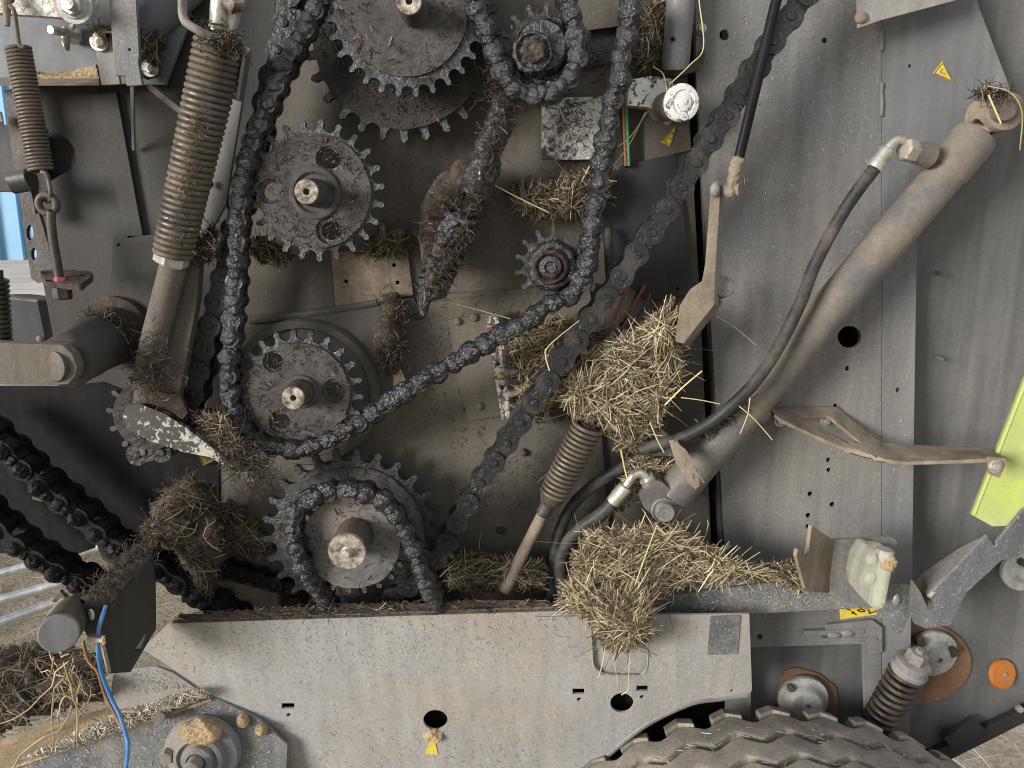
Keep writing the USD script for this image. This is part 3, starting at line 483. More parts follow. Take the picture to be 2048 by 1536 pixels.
# ---------------------------------------------------------------- hydraulic cylinder
hc = T('hydraulic_cylinder', 'long grey hydraulic cylinder slanting across the grey plate', 'hydraulic cylinder')
y0 = -0.052
A, B = P(1937, 290, y0), P(1342, 994, y0 - 0.010); ax = unit(A - B); R = 39 * px(1700, 600, y0)
hc.add('barrel', lathe(B, A - B, [(R * 0.95, 0), (R, 0.003), (R, np.linalg.norm(A - B) - 0.004), (R * 0.93, np.linalg.norm(A - B))], 40), M['cyl'])
hc.add('gland_ring', lathe(A - ax * 0.035, ax, [(R * 1.0, 0), (R * 1.09, 0.002), (R * 1.09, 0.04), (R * 1.02, 0.046), (R * 0.5, 0.047)], 40), M['cyl'])
C1_ = A + ax * 0.05; hc.add('rod', rod(A, C1_, R * 0.42), M['chrome'])
E1 = P(1989, 228, y0); hc.add('rod_neck', lump(tube([A + ax * 0.012, A + ax * 0.022, E1 - ax * 0.014], [R * 0.5, R * 0.62, R * 0.66], 24), 0.0008, 120), M['tan'], smooth=True)
re = 38 * px(1989, 228, y0)
hc.add('rod_eye', lathe(E1 + [0, 0.02, 0], FWD, [(re * 0.95, 0), (re, 0.003), (re, 0.035), (re * 0.93, 0.04), (re * 0.6, 0.041)], 36), M['tan'])
pn = hc.add('eye_pin', lathe(P(1999, 222, y0 - 0.018), FWD, [(re * 0.6, -0.01), (re * 0.6, 0.008), (re * 0.52, 0.0105), (re * 0.2, 0.011)], 26), M['cyl'])
lo = P(1330, 1000, y0 - 0.012)
hc.add('lower_lug', lump(slab([(1318, 960), (1350, 985), (1366, 1012), (1350, 1040), (1320, 1042), (1288, 1016), (1280, 994), (1296, 974)], y0 - 0.026, 0.026, rnd=0.006), 0.0004, 60), M['cyl'])
hc.add('lower_pin', lathe(P(1327, 1019, y0 - 0.026), FWD, [(0.0135, -0.005), (0.0135, 0.003), (0.0120, 0.0045), (0.0120, 0.0035), (0.0102, 0.0035), (0.0102, 0.010), (0.0092, 0.0115)], 30), M['grey'])
hc.add('pipe_clamp', lathe(P(1500, 815, y0) - ax * 0.005, ax, [(R * 1.005, 0), (R * 1.06, 0.001), (R * 1.06, 0.013), (R * 1.005, 0.014)], 40), M['cyl'])
# ports: boss, nut, elbow, ferrule
pb = P(1858, 311, y0 - 0.014); d = unit(P(1822, 302, y0 - 0.02) - pb)
hc.add('port_boss', tube([pb, pb + d * 0.012, pb + d * 0.02], [0.0125, 0.0108, 0.0100], 20), M['cyl'])
hc.add('port_nut', lathe(pb + d * 0.018, d, [(0.0105, 0), (0.0112, 0.002), (0.0112, 0.012), (0.009, 0.014)], 6), M['bright'])
el = spline([pb + d * 0.026, P(1812, 284, y0 - 0.022), P(1796, 280, y0 - 0.022), P(1781, 290, y0 - 0.022), P(1772, 304, y0 - 0.022)], 8)
hc.add('elbow_pipe', tube(el, 0.0042, 14), M['bright'])
f0, f1 = P(1776, 298, y0 - 0.022), P(1748, 338, y0 - 0.022); hc.add('ferrule', lathe(f0, f1 - f0, [(0.0062, 0), (0.0072, 0.002), (0.0072, 0.012), (0.0082, 0.014), (0.0082, np.linalg.norm(f1 - f0))], 20), M['bright'])
solo('hydraulic_hose', tube(spline([f1, P(1722, 372, y0 - 0.022), P(1692, 415, y0 - 0.02), P(1660, 470, y0 - 0.02), P(1626, 538, y0 - 0.022), P(1603, 600, y0 - 0.03), P(1573, 664, y0 - 0.036), P(1540, 722, y0 - 0.042), P(1505, 770, y0 - 0.045), P(1462, 812, y0 - 0.045), P(1418, 847, y0 - 0.04), P(1365, 875, y0 - 0.035), P(1322, 888, y0 - 0.03), P(1280, 900, y0 - 0.02)], 10), 0.0062, 16), M['hose'], 'long black hose running down along the hydraulic cylinder', 'hose', smooth=True)
solo('hydraulic_hose', tube(spline([P(1300, 905, -0.05), P(1240, 938, -0.045), P(1182, 975, -0.04), P(1140, 1018, -0.036), P(1116, 1075, -0.034), P(1106, 1140, -0.034), P(1104, 1215, -0.03)], 10), 0.0066, 14), M['hose'], 'thinner black hose curving down behind the hose with the silver ferrule', 'hose', smooth=True)
e = T('hydraulic_hose', 'black hose with a silver ferrule curving down beside the straw', 'hose')
e.add('hose_body', tube(spline([P(1228, 1002, -0.066), P(1205, 1026, -0.064), P(1165, 1055, -0.06), P(1135, 1086, -0.056), P(1122, 1120, -0.053), P(1122, 1150, -0.05), P(1132, 1220, -0.045)], 10), 0.0074, 16), M['hose'], smooth=True)
f0, f1 = P(1252, 972, -0.07), P(1226, 1004, -0.066); e.add('ferrule', lathe(f0, f1 - f0, [(0.006, 0), (0.0074, 0.002), (0.0078, 0.006), (0.0078, np.linalg.norm(f1 - f0))], 18), M['bright'])
e.add('elbow_pipe', tube(spline([f0, P(1264, 954, -0.07), P(1282, 946, -0.07), P(1292, 955, -0.07), P(1297, 962, -0.068)], 8), 0.0045, 12), M['bright'])
d = unit(P(1315, 985, -0.062) - P(1290, 952, -0.07)); e.add('nut', lathe(P(1291, 954, -0.07), d, [(0.0085, 0), (0.009, 0.001), (0.009, 0.012), (0.0075, 0.014)], 6), M['bright'])
kb = T('angle_bracket', 'tan angled strip with two holes standing across the lower end of the cylinder', 'bracket')
kb.add('strip', slab([(1338, 880, -0.10), (1348, 880, -0.10), (1372, 900, -0.103), (1396, 938, -0.115), (1399, 972, -0.12), (1391, 979, -0.12), (1377, 965, -0.118), (1352, 925, -0.108)], 0, 0.004, [ell(1371, 931, 2.6, 6.5, a0=0.3), ell(1388, 953, 2.6, 6.5)]), M['tan'])
kb.add('bracket_web', slab([(1282, 885, -0.06), (1336, 862, -0.06), (1352, 890, -0.1), (1350, 912, -0.1), (1300, 912, -0.06)], 0, 0.004), M['mid'])
kb.add('strip_edge', slab([(1349, 880, -0.1), (1354, 882, -0.09), (1402, 942, -0.108), (1400, 972, -0.12), (1397, 938, -0.115), (1373, 900, -0.103)], 0, 0.001), M['grey'])

# ---------------------------------------------------------------- lower right: beam, bracket, lamp, bent arm, sticker
yb = -0.06
bm = T('cross_beam', 'speckled dark grey beam running below the straw towards the lamp', 'beam')
bm.add('beam_face', slab([(1302, 1198), (1360, 1183), (1450, 1163), (1545, 1150), (1640, 1172), (1760, 1185), (1756, 1214), (1650, 1220), (1500, 1228), (1372, 1230), (1340, 1226), (1302, 1232)], yb, 0.004), M['beam'])
bm.add('beam_top', slab([(1302, 1198, yb), (1300, 1180, -0.02), (1440, 1140, -0.02), (1600, 1128, -0.02), (1640, 1172, yb - 0.0002), (1545, 1150, yb), (1450, 1163, yb), (1360, 1183, yb)], 0, 0.001), M['brown'])
bm.add('bolt', cat_([rod(P(1306, 1219, yb - 0.004), P(1318, 1216, yb - 0.004), 0.004), hexhead(P(1304, 1219, yb - 0.004), unit([-1, -0.4, 0]), 0.006, 0.005)]), M['bright'])
bk = T('corner_bracket', 'dusty grey bracket with a notched upright flap standing on the beam', 'bracket')
Z = lambda L: [(1536 + x / 3, 1024 + y / 3) for x, y in L]
bk.add('bracket_plate', slab(Z([(385, 168), (745, 152), (775, 175), (770, 330), (735, 440), (600, 590), (370, 492), (372, 300)]), -0.078, 0.004, [Z([(497, 270), (545, 266), (545, 294), (497, 298)]), Z([(480, 376), (528, 372), (528, 400), (480, 404)])], rnd=0.002), M['grey'])
bk.add('upright_flap', slab([(1632, 1054, -0.12), (1664, 1080, -0.0785), (1660, 1188, -0.0785), (1618, 1182, -0.11), (1612, 1178, -0.113), (1583, 1108, -0.128), (1587, 1095, -0.128), (1616, 1116, -0.118), (1622, 1110, -0.118)], 0, 0.004), M['tan'])
lm = T('work_lamp', 'clear yellowed plastic lamp bolted on the corner bracket', 'lamp')
def lens_body():
    o = Z([(598, 206), (650, 228), (735, 236), (752, 250), (742, 340), (700, 570), (640, 590), (612, 562), (540, 488), (526, 400), (548, 285)])
    f = slab(o, -0.105, 0.024, rnd=0.004); return f
lm.add('lens', lens_body(), M['lens'])
lm.add('reflector_back', slab(Z([(600, 225), (740, 245), (690, 560), (545, 480), (535, 400)]), -0.0815, 0.002, rnd=0.003), M['flange'])
lm.add('tube_core', rod(P(1768, 1112, -0.100), P(1751, 1208, -0.100), 0.0085), M['lens']); lm.add('dirt_lump', blob(P(1778, 1126, -0.107), (0.008, 0.004, 0.009), sub=3, amp=0.003, freq=180), M['sawdust'], smooth=True)
lm.add('end_cap', lathe(P(1770, 1098, -0.1), P(1766, 1122, -0.1) - P(1770, 1098, -0.1), [(0.008, 0), (0.0095, 0.002), (0.0095, 0.009), (0.0085, 0.011)], 20), M['flange'])
for (u, v) in ((1743, 1119), (1740, 1157)): lm.add('stud', blob(P(u, v, -0.1055), (0.0062, 0.003, 0.0068), sub=2), M['lens'], smooth=True)
pl = T('pivot_plate', 'small grey plate with an oval rivet below the lamp', 'plate'); pl.add('sheet', slab(Z([(715, 442), (858, 438), (842, 640), (798, 732), (768, 727), (650, 604)]), -0.07, 0.004, rnd=0.002), M['beam'])
pl.add('rivet', blob(P(1792, 1199, -0.0705), (0.0042, 0.003, 0.0075), sub=2), M['bright'], smooth=True)
an = T('bent_arm', 'dark grey folded steel arm with a highlight painted along its crease beside the green panel', 'arm')
yn = -0.055
an.add('upper_face', slab([(1822, 1158, yn + 0.025), (1900, 1105, yn + 0.015), (1930, 1100, yn + 0.01), (1962, 1070, yn), (1973, 1072, yn - 0.004), (1860, 1190, yn - 0.024), (1853, 1192, yn - 0.02), (1834, 1162, yn + 0.018)], 0, 0.003), M['beam'])
an.add('lower_face', slab([(1973, 1073), (1990, 1092), (1998, 1080), (2048, 1020), (2140, 925), (2140, 1075), (2003, 1121), (1933, 1185), (1903, 1250), (1853, 1257), (1830, 1248), (1820, 1225), (1822, 1190), (1826, 1162), (1842, 1186), (1856, 1218), (1868, 1217), (1869, 1207), (1858, 1192)], lambda u, v: yn - 0.0245 + (v - 1192) * 0.0001 + 0.00004 * (u - 1860), 0.004), M['beam'])
an.add('crease', tube([P(1858, 1193, yn - 0.024), P(1915, 1133, yn - 0.016), P(1973, 1072, yn - 0.0065)], 0.0026, 10), M['bright'])  # bright strip painted as the highlight on the fold
an.add('notch_face', slab([(1824, 1160, yn), (1845, 1158, yn), (1872, 1206, yn - 0.02), (1866, 1217, yn - 0.022), (1856, 1217, yn - 0.024)], 0, 0.002), M['mid'])
st = T('instruction_sticker', 'yellow strip sticker with black arrow signs under the beam', 'sticker')
st.add('backing', slab(Z([(430, 583), (655, 575), (655, 615), (435, 643)]), yr - 0.001, 0.0008), M['yellow'])
def line(pts, y, w): return cat_([rod(P(*a, y), P(*b, y), w, 6) for a, b in zip(pts[:-1], pts[1:])])
yy = yr - 0.0018
for L in ([(503, 600), (530, 618)], [(503, 600), (506, 612)], [(503, 600), (516, 600)], [(535, 590), (560, 582), (582, 595), (560, 600), (535, 590)], [(600, 580), (610, 612)], [(612, 606), (640, 600)], [(470, 582), (496, 590)], [(640, 590), (652, 604)]): st.add('printed_mark', line(Z(L), yy, 0.0006), M['ink'])

# lower spring strut
ls = T('spring_strut', 'dark coil spring strut standing behind the tyre', 'spring')
A, B = P(1824, 1330, -0.045), P(1738, 1478, -0.02); ax = unit(A - B)
ls.add('coil_spring', coil(B, A - ax * 0.008, 0.0165, 0.0034, 12.5, 8, 20, R1=0.018), M['spring_dark'], smooth=True)
ls.add('inner_tube', rod(B, A, 0.0125), M['void']); 
ls.add('top_cap', lathe(A - ax * 0.012, ax, [(0.019, 0), (0.0205, 0.002), (0.0205, 0.006), (0.019, 0.008), (0.019, 0.011), (0.0195, 0.012), (0.0195, 0.017), (0.012, 0.019)], 34), M['grey'])
ls.add('top_nut', lathe(A + ax * 0.006, ax, [(0.0118, 0), (0.0118, 0.011), (0.010, 0.013), (0.005, 0.0135), (0.005, 0.018)], 6), M['grey'])

# ================================================================ lower cover, tyre
yl = lambda u, v: -0.092 + 0.042 * (v - 1200) / 340
lc = T('lower_cover', 'large pale galvanised cover with round and square holes below the sprockets', 'cover')
holes = [rect(576, 1412, 25, 11), ell(577, 1430, 4.5, 3.6), ell(871, 1440, 24.3, 20), rect(1157, 1383, 23, 11), ell(1158, 1399, 4.5, 3.6), rect(1284.5, 1377, 23, 11), ell(1284, 1394, 4.5, 3.6), ell(1244, 1406, 23.3, 19.5), ell(1464, 1381, 3.4, 2.8), ell(560, 1475, 2, 2)]
lc.add('sheet', slab([(285, 1298), (345, 1241), (600, 1232), (900, 1224), (1128, 1216), (1142, 1206), (1180, 1206), (1185, 1290), (1188, 1330), (1205, 1349), (1280, 1352), (1296, 1335), (1301, 1290), (1303, 1231), (1499, 1229), (1504, 1380), (1498, 1388), (1440, 1396), (1390, 1402), (1340, 1422), (1290, 1448), (1240, 1486), (1195, 1530), (1160, 1590), (559, 1590), (558, 1475)], yl, 0.003, holes), M['light'])
lc.add('top_flange', slab([(345, 1241, yl(0, 1241)), (600, 1232, yl(0, 1232)), (900, 1224, yl(0, 1224)), (1128, 1216, yl(0, 1216)), (1150, 1199, -0.045), (900, 1208, -0.045), (620, 1218, -0.045), (420, 1224, -0.045)], 0, 0.003), M['brown'], 'upper edge caked with brown dirt')
lc.add('pocket_back', slab([(1184, 1190), (1306, 1190), (1303, 1345), (1280, 1356), (1205, 1353), (1186, 1335)], lambda u, v: yl(u, v) + 0.005, 0.002, rnd=0.004), M['light'])
lc.add('added_black_backing', slab([(330, 1262), (1175, 1240), (1180, 1360), (1310, 1360), (1310, 1250), (1480, 1250), (1480, 1375), (1380, 1390), (1230, 1478), (1150, 1570), (575, 1570), (575, 1470)], lambda u, v: yl(u, v) + 0.02, 0.002), M['void'])  # added black plate that makes the cover holes look dark
lip = spline([P(u, v, yl(u, v) + 0.0015) for u, v in ((1500, 1388), (1440, 1396), (1390, 1403), (1340, 1423), (1290, 1450), (1240, 1488), (1195, 1532), (1160, 1590))], 8)
lc.add('rolled_lip', tube(lip, 0.0036, 12), M['right'], smooth=True)
lc.add('label_patch', slab([(1421, 1233), (1481, 1231), (1476, 1309), (1415, 1310)], lambda u, v: yl(u, v) - 0.0012, 0.001, rnd=0.0012), M['patch'], 'dark scuffed rectangular label')
lc.add('pressed_outline', tube(spline([P(u, v, yl(u, v) - 0.0002) for u, v in ((1184, 1300), (1188, 1332), (1205, 1350), (1245, 1352), (1282, 1350), (1294, 1334), (1296, 1300))], 8), 0.0010, 8), M['light'], smooth=True)
for k, pts in enumerate((((933, 1238), (935, 1255), (934, 1240), (941, 1236)), ((957, 1238), (956, 1252), (966, 1260), (983, 1256), (984, 1240)), ((1004, 1240), (1003, 1253), (1012, 1255)))):
    pass
solo('warning_sticker', slab([(861, 1484), (870, 1484), (876, 1509), (850, 1508)], lambda u, v: yl(u, v) - 0.0012, 0.0008), M['yellow'], 'yellow sticker below the round hole of the pale cover', 'sticker')
solo('dirt_clod', blob(P(868, 1470, yl(868, 1470) - 0.001), (0.010, 0.004, 0.007), sub=4, amp=0.005, freq=130, seed=3), M['sawdust'], 'small tan clod of chaff stuck under the round hole of the pale cover', 'dirt clod', smooth=True)
# tyre: axle square to the side plate
RT = 0.372; ct = P(1548, 1409, -0.045) - np.array([0, 0, RT]); NP = 42
ty = T('tyre', 'dust-covered ribbed rubber tyre with zigzag grooves at the bottom edge', 'tyre')
cols = [(-0.050, -0.030, 0), (-0.060, -0.014, 0), (-0.0601, -0.013, 1)]
y_ = -0.062; G = 0.012
for k in range(5):
    cr = lambda yy: -0.004 * ((yy + 0.17) / 0.11) ** 2
    cols += [(y_, cr(y_) - G, 1), (y_ - 0.0015, cr(y_), 1), (y_ - 0.014, cr(y_ - 0.014), 1), (y_ - 0.027, cr(y_ - 0.027), 1), (y_ - 0.0305, cr(y_ - 0.031) - 0.0015, 1), (y_ - 0.0335, cr(y_) - G, 1)]
    y_ -= 0.0405
cols += [(y_, -0.012, 0.4), (y_ - 0.015, -0.016, 0), (y_ - 0.03, -0.06, 0), (y_ - 0.03, -0.12, 0), (y_ - 0.01, -0.16, 0), (-0.08, -0.16, 0), (-0.045, -0.12, 0), (-0.042, -0.06, 0)]
per = 10; th = np.arange(NP * per) * 2 * np.pi / (NP * per); ph = (np.arange(NP * per) % per) / per
zig = np.clip(np.abs(((ph + 0.02) % 1) * 2 - 1) * 1.25 - 0.125, 0, 1) * 2 - 1
V = np.array([[[ct[0] + (RT + r) * math.sin(a), (yc + 0.0068 * wz * z), ct[2] + (RT + r) * math.cos(a)] for (yc, r, wz) in cols] for a, z in zip(th, zig)])
nt, nc = len(th), len(cols); i, j = np.meshgrid(np.arange(nt), np.arange(nc), indexing='ij'); i, j = i.ravel(), j.ravel(); i2, j2 = (i + 1) % nt, (j + 1) % nc
tm = TM(V.reshape(-1, 3), np.vstack([np.stack([i * nc + j, i2 * nc + j2, i2 * nc + j], 1), np.stack([i * nc + j, i * nc + j2, i2 * nc + j2], 1)]))
if tm.volume < 0: tm.invert()
tm = TM(tm.vertices, tm.faces); d_ = np.array(tm.vertices) - ct; d_[:, 1] = 0; d_ /= np.linalg.norm(d_, axis=1, keepdims=True); tm.vertices = tm.vertices + d_ * (0.004 * (meshkit.fbm(np.array(tm.vertices) * 55, 4, 3) - 0.5))[:, None]
rg = np.random.default_rng(77); a_ = rg.uniform(-0.75, 0.75, 700); y__ = ct[1] * 0 + rg.uniform(-0.24, -0.078, 700); C_ = np.stack([ct[0] + (RT - 0.003) * np.sin(a_), y__, ct[2] + (RT - 0.003) * np.cos(a_)], 1); D_ = np.stack([np.cos(a_), rg.normal(0, 0.8, 700), -np.sin(a_)], 1); D_ /= np.linalg.norm(D_, axis=1, keepdims=True)
ty.add('chaff', straws(C_, D_, rg.uniform(0.003, 0.013, 700), rg.uniform(0.0007, 0.0016, 700), rg.normal(0, 0.1, 700), rg), M['chaff'], kind='stuff')
ty.add('tread', tm, M['tyre'], smooth=30)
for k in range(NP):
    a0 = (k + 0.62) * 2 * np.pi / NP; a1 = a0 + 0.62 * 2 * np.pi / NP; sh = []
    pr = [(-0.0605, -0.004), (-0.0585, -0.001), (-0.043, -0.006), (-0.037, -0.03), (-0.060, -0.03)]
    vv = np.array([[ct[0] + (RT + r) * math.sin(a), yc + (0.006 if (q == 1 and r > -0.02) else -0.002), ct[2] + (RT + r) * math.cos(a)] for q, a in enumerate((a0, (a0 + a1) / 2, a1)) for yc, r in pr]); ff = []
    for q in range(2):
        for e in range(5):
            a, b = q * 5 + e, q * 5 + (e + 1) % 5; ff += [[a, b, b + 5], [a, b + 5, a + 5]]
    ff += [[0, 2, 1], [0, 3, 2], [0, 4, 3], [10, 11, 12], [10, 12, 13], [10, 13, 14]]
    bm_ = TM(vv, ff)
    if bm_.volume < 0: bm_.invert()
    if math.cos(a0) > 0.3: ty.add('tread_block', bm_, M['tyre'], smooth=False)
ty.add('rim', lathe(ct + [0, -0.06, 0], FWD, [(0.215, 0), (0.213, 0.01), (0.17, 0.03), (0.165, 0.09), (0.05, 0.1), (0.05, 0.13)], 60), M['flange'])

# ================================================================ sprockets
P34, P1 = 0.01905, 0.0254
EX, EY = np.array([1.0, 0, 0]), np.array([0, 0, 1.0])
def gear_outline(R, N, phase=0.0, tip=0.07, bite=0.345):
    p = 2 * math.pi * (R * 0.955) / N; Rp = R - 0.29 * p
    parts = [Point(0, 0).buffer(Rp - 0.12 * p, quad_segs=48)]
    for k in range(N):
        a = phase + 2 * math.pi * k / N; c, s = math.cos(a), math.sin(a)
        T2 = lambda r, h: (r * c - h * s, r * s + h * c)
        parts.append(Polygon([T2(Rp - 0.4 * p, -0.5 * p), T2(Rp - 0.05 * p, -0.30 * p), T2(Rp + 0.14 * p, -0.155 * p), T2(R - 0.02 * p, -tip * p), T2(R, 0), T2(R - 0.02 * p, tip * p * 0.8), T2(Rp + 0.14 * p, 0.155 * p), T2(Rp - 0.05 * p, 0.30 * p), T2(Rp - 0.4 * p, 0.5 * p)]))
    g = unary_union(parts)
    cuts = [Point(Rp * math.cos(phase + 2 * math.pi * (k + 0.5) / N), Rp * math.sin(phase + 2 * math.pi * (k + 0.5) / N)).buffer(bite * p, quad_segs=6) for k in range(N)]
    return g.difference(unary_union(cuts)).buffer(-0.0006).buffer(0.0006)
def wob(R, amp, seed, n=90):
    a = np.linspace(0, 2 * np.pi, n, endpoint=False); q = np.stack([np.cos(a), np.sin(a), np.full(n, seed * 1.7)], 1)
    r = R * (1 + amp * (meshkit.fbm(q * 3.5, 4, seed) - 0.5) * 2); return Polygon(np.stack([r * np.cos(a), r * np.sin(a)], 1))
def sprocket(name, label, u, v, R, N, y, th, holes=(), cake=0.80, hub=None, phase=0.0, mats=('rim', 'cake'), seed=1, hair_n=260, cake_th=0.003, keep=None):
    t = T(name, label, 'sprocket', None); c = P(u, v, y); s = px(u, v, y); R = R * s
    loc = lambda q: np.array([(P(*q, y) - c) @ EX, (P(*q, y) - c) @ EY])
    hs = [Polygon([loc(q) for q in h]) for h in holes]; H = unary_union(hs) if hs else None
    g = gear_outline(R, N, phase)
    if H is not None: g = g.difference(H)
    t.add('toothed_rim', prism(g, c - FWD * th, EX, EY, th), M[mats[0]], smooth=25)
    if cake:
        ck = wob(R * cake, 0.035, seed)
        if H is not None: ck = ck.difference(unary_union([h.buffer(0.0025 + 0.001 * k) for k, h in enumerate(hs)]))
        m = prism(ck, c - FWD * 0.001, EX, EY, cake_th + 0.001).subdivide_to_size(0.006)
        vv = np.array(m.vertices); front = (vv[:, 1] < c[1] - cake_th * 0.5); vv[front, 1] -= 0.0022 * (meshkit.fbm(vv[front] * 160, 3, seed) - 0.4)
        m.vertices = vv; t.add('dust_cake', m, M[mats[1]], smooth=50)
    if hair_n:
        rng = np.random.default_rng(100 + seed); a = rng.uniform(0, 2 * np.pi, hair_n); rr = R * np.clip(rng.normal(0.66, 0.14, hair_n), 0.1, 0.80)
        C = c + rr[:, None] * (np.cos(a)[:, None] * EX + np.sin(a)[:, None] * EY) + FWD * rng.uniform(0.002, 0.006, hair_n)[:, None]
        if keep is not None: C = C[keep(C)]
        D = rng.normal(size=(len(C), 3)) * [1, 0.35, 1]; D /= np.linalg.norm(D, axis=1, keepdims=True)
        t.add('chaff', fibres(C, D, rng.uniform(0.003, 0.010, len(C)), rng.uniform(0.0006, 0.0013, len(C)), 0.4, rng, 4), M['chaff_dark'], kind='stuff')
    return t, c, R
def hub(t, u0, v0, y0, u1, v1, r, mat='zincface', hole=0.26, body='cake', ring=0, seed=0):
    """a shaft stub standing out of the disc: from (u0, v0) to the end face at (u1, v1)"""
    a = P(u0, v0, y0); s = px(u0, v0, y0)
    # length from how far the end face is seen shifted
    L = 0.012
    for L_ in np.linspace(0.004, 0.09, 200):
        q = a + FWD * L_; w = (q - CAM); uu = 1024 + F * w[0] / (cp * w[1] - sp * w[2]); vv = 768 - F * (sp * w[1] + cp * w[2]) / (cp * w[1] - sp * w[2])
        if math.hypot(uu - u0, vv - v0) <= math.hypot(u1 - u0, v1 - v0): L = L_
    r = r * s * (1 - L / DC)
    if ring: t.add('hub_ring', lathe(a - FWD * 0.002, FWD, [(ring * s, 0), (ring * s, 0.005), (ring * s * 0.95, 0.0065), (ring * s * 0.8, 0.007), (ring * s * 0.7, 0.004)], 40), M['cake'])
    h = t.add('shaft_stub', lump(lathe(a - FWD * 0.004, FWD, [(r * 1.12, 0), (r * 1.08, L * 0.5), (r, L * 0.9), (r * 0.99, L), (r * 0.93, L + 0.003)], 32), 0.0008, 140, seed), M[body])
    e = a + FWD * (L - 0.0005)
    t.add('end_face', lathe(e, FWD, [(r * 0.93, -0.001), (r * 0.93, 0.0012), (r * 0.88, 0.0018), (r * hole, 0.0018), (r * hole * 0.8, -0.0005)] if hole else [(r * 0.93, -0.001), (r * 0.92, 0.0015)], 32), M[mat], parent=h)
    if hole: t.add('centre_hole', lathe(e, FWD, [(r * hole * 0.85, 0.0004), (r * hole * 0.7, 0.0010)], 16), M['void'], parent=h)
    return e, r
s, c, R = sprocket('large_sprocket', 'big greasy sprocket at the top behind the other big one', 803, 75, 202, 27, -0.045, 0.008, cake=0.87, seed=2, mats=('rim', 'cake_dark'), hair_n=900, cake_th=0.004, phase=1.5708 + 3.1416)
s, c, R = sprocket('large_sprocket', 'big front sprocket at the top with a grey dusty face', 812, 21, 165, 28, -0.086, 0.007, cake=0.76, seed=3, phase=0.1, hair_n=420); hub(s, 830, 28, -0.086, 803, 21, 27, ring=0)
s, c, R = sprocket('drive_sprocket', 'dusty sprocket with three round holes in the upper middle', 631, 383, 139, 23, -0.080, 0.006, [ell(660, 318, 22, 20), ell(543, 383, 18, 18), ell(663, 461, 21, 19)], cake=0.80, seed=4, phase=0.35, hair_n=380); hub(s, 631, 386, -0.082, 614, 391, 26, ring=52, seed=1)
s, c, R = sprocket('drive_sprocket', 'dusty sprocket with three round holes above the lowest sprockets', 600, 784, 127, 22, -0.080, 0.006, [ell(549, 722, 17, 16), ell(669, 780, 16, 17), ell(564, 842, 16, 15)], cake=0.79, seed=5, phase=0.2, hair_n=340); hub(s, 604, 782, -0.082, 585, 793, 25, body='brown', ring=34, seed=2)
s, c, R = sprocket('lower_sprocket', 'wide dark sprocket half hidden behind the lowest front sprocket', 706, 1072, 182, 26, -0.042, 0.008, cake=0.80, seed=6, phase=0.28, mats=('rim', 'cake'), hair_n=420)
s, c, R = sprocket('lower_sprocket', 'lowest front sprocket with a pale round washer and bolt', 704, 1084, 113, 21, -0.112, 0.006, cake=0.86, seed=7, phase=0.12, mats=('grease_flat', 'cyl'), hair_n=110)
e, r = hub(s, 712, 1068, -0.113, 692, 1098, 35, mat='zincface', hole=0, body='mid', seed=3)
k = s.add('washer', lathe(e, FWD, [(r * 1.06, 0), (r * 1.08, 0.001), (r * 1.08, 0.004), (r * 1.04, 0.005)], 40), M['zincface'])
s.add('bolt', cat_([lathe(e + FWD * 0.005, FWD, [(r * 0.36, -0.001), (r * 0.34, 0.001)], 20), hexhead(e + FWD * 0.006, FWD, r * 0.27, 0.006)]), M['bright'], parent=k)
s, c, R = sprocket('idler_sprocket', 'small grease-caked idler sprocket with a reddish centre ring', 1104, 531, 76, 14, -0.075, 0.007, cake=0, seed=8, phase=0.2, hair_n=60)
m = lathe(c, FWD, [(R * 0.66, -0.001), (R * 0.64, 0.004), (R * 0.6, 0.010), (R * 0.46, 0.012), (R * 0.45, 0.010), (R * 0.05, 0.010)], 60).subdivide_to_size(0.004); s.add('grease_cake', lump(m, 0.003, 130, 8, 4), M['grease'], smooth=True)
c2 = P(1100, 534, -0.088); s.add('red_ring', lump(lathe(c2, FWD, [(R * 0.44, 0), (R * 0.44, 0.002), (R * 0.40, 0.003), (R * 0.34, 0.002), (R * 0.34, 0)], 36).subdivide_to_size(0.003), 0.0018, 240, 3), M['rust_dark'], smooth=True); s.add('centre_bolt', lump(lathe(c2, FWD, [(R * 0.3, 0), (R * 0.28, 0.006), (R * 0.16, 0.008), (R * 0.15, 0.006)], 24).subdivide_to_size(0.003), 0.0015, 260, 2), M['grease_flat'], smooth=True)
s, c, R = sprocket('idler_sprocket', 'small lumpy black idler sprocket beside the big top sprockets', 1082, 97, 85, 14, -0.078, 0.007, cake=0, seed=9, phase=0.55, hair_n=90)
m = lathe(c, FWD, [(R * 0.68, -0.001), (R * 0.65, 0.006), (R * 0.55, 0.012), (R * 0.05, 0.013)], 60).subdivide_to_size(0.004); s.add('grease_cake', lump(m, 0.005, 110, 4, 4), M['grease_flat'], smooth=True)
s.add('hub_ring', lump(lathe(P(1066, 106, -0.090), FWD, [(R * 0.46, 0), (R * 0.46, 0.005), (R * 0.40, 0.007), (R * 0.36, 0.004)], 40).subdivide_to_size(0.003), 0.0030, 200, 5), M['grease_flat'], smooth=True)
s.add('centre_bolt', lump(hexhead(P(1068, 104, -0.092), FWD, R * 0.26, 0.010).subdivide_to_size(0.002), 0.0032, 220, 5), M['brown'], smooth=True)
s, c, R = sprocket('left_sprocket', 'dark toothed sprocket behind the foot of the big strut', 298, 832, 86, 13, -0.062, 0.009, cake=0.80, seed=10, phase=0.1, mats=('mid', 'side_dark'), hair_n=60)

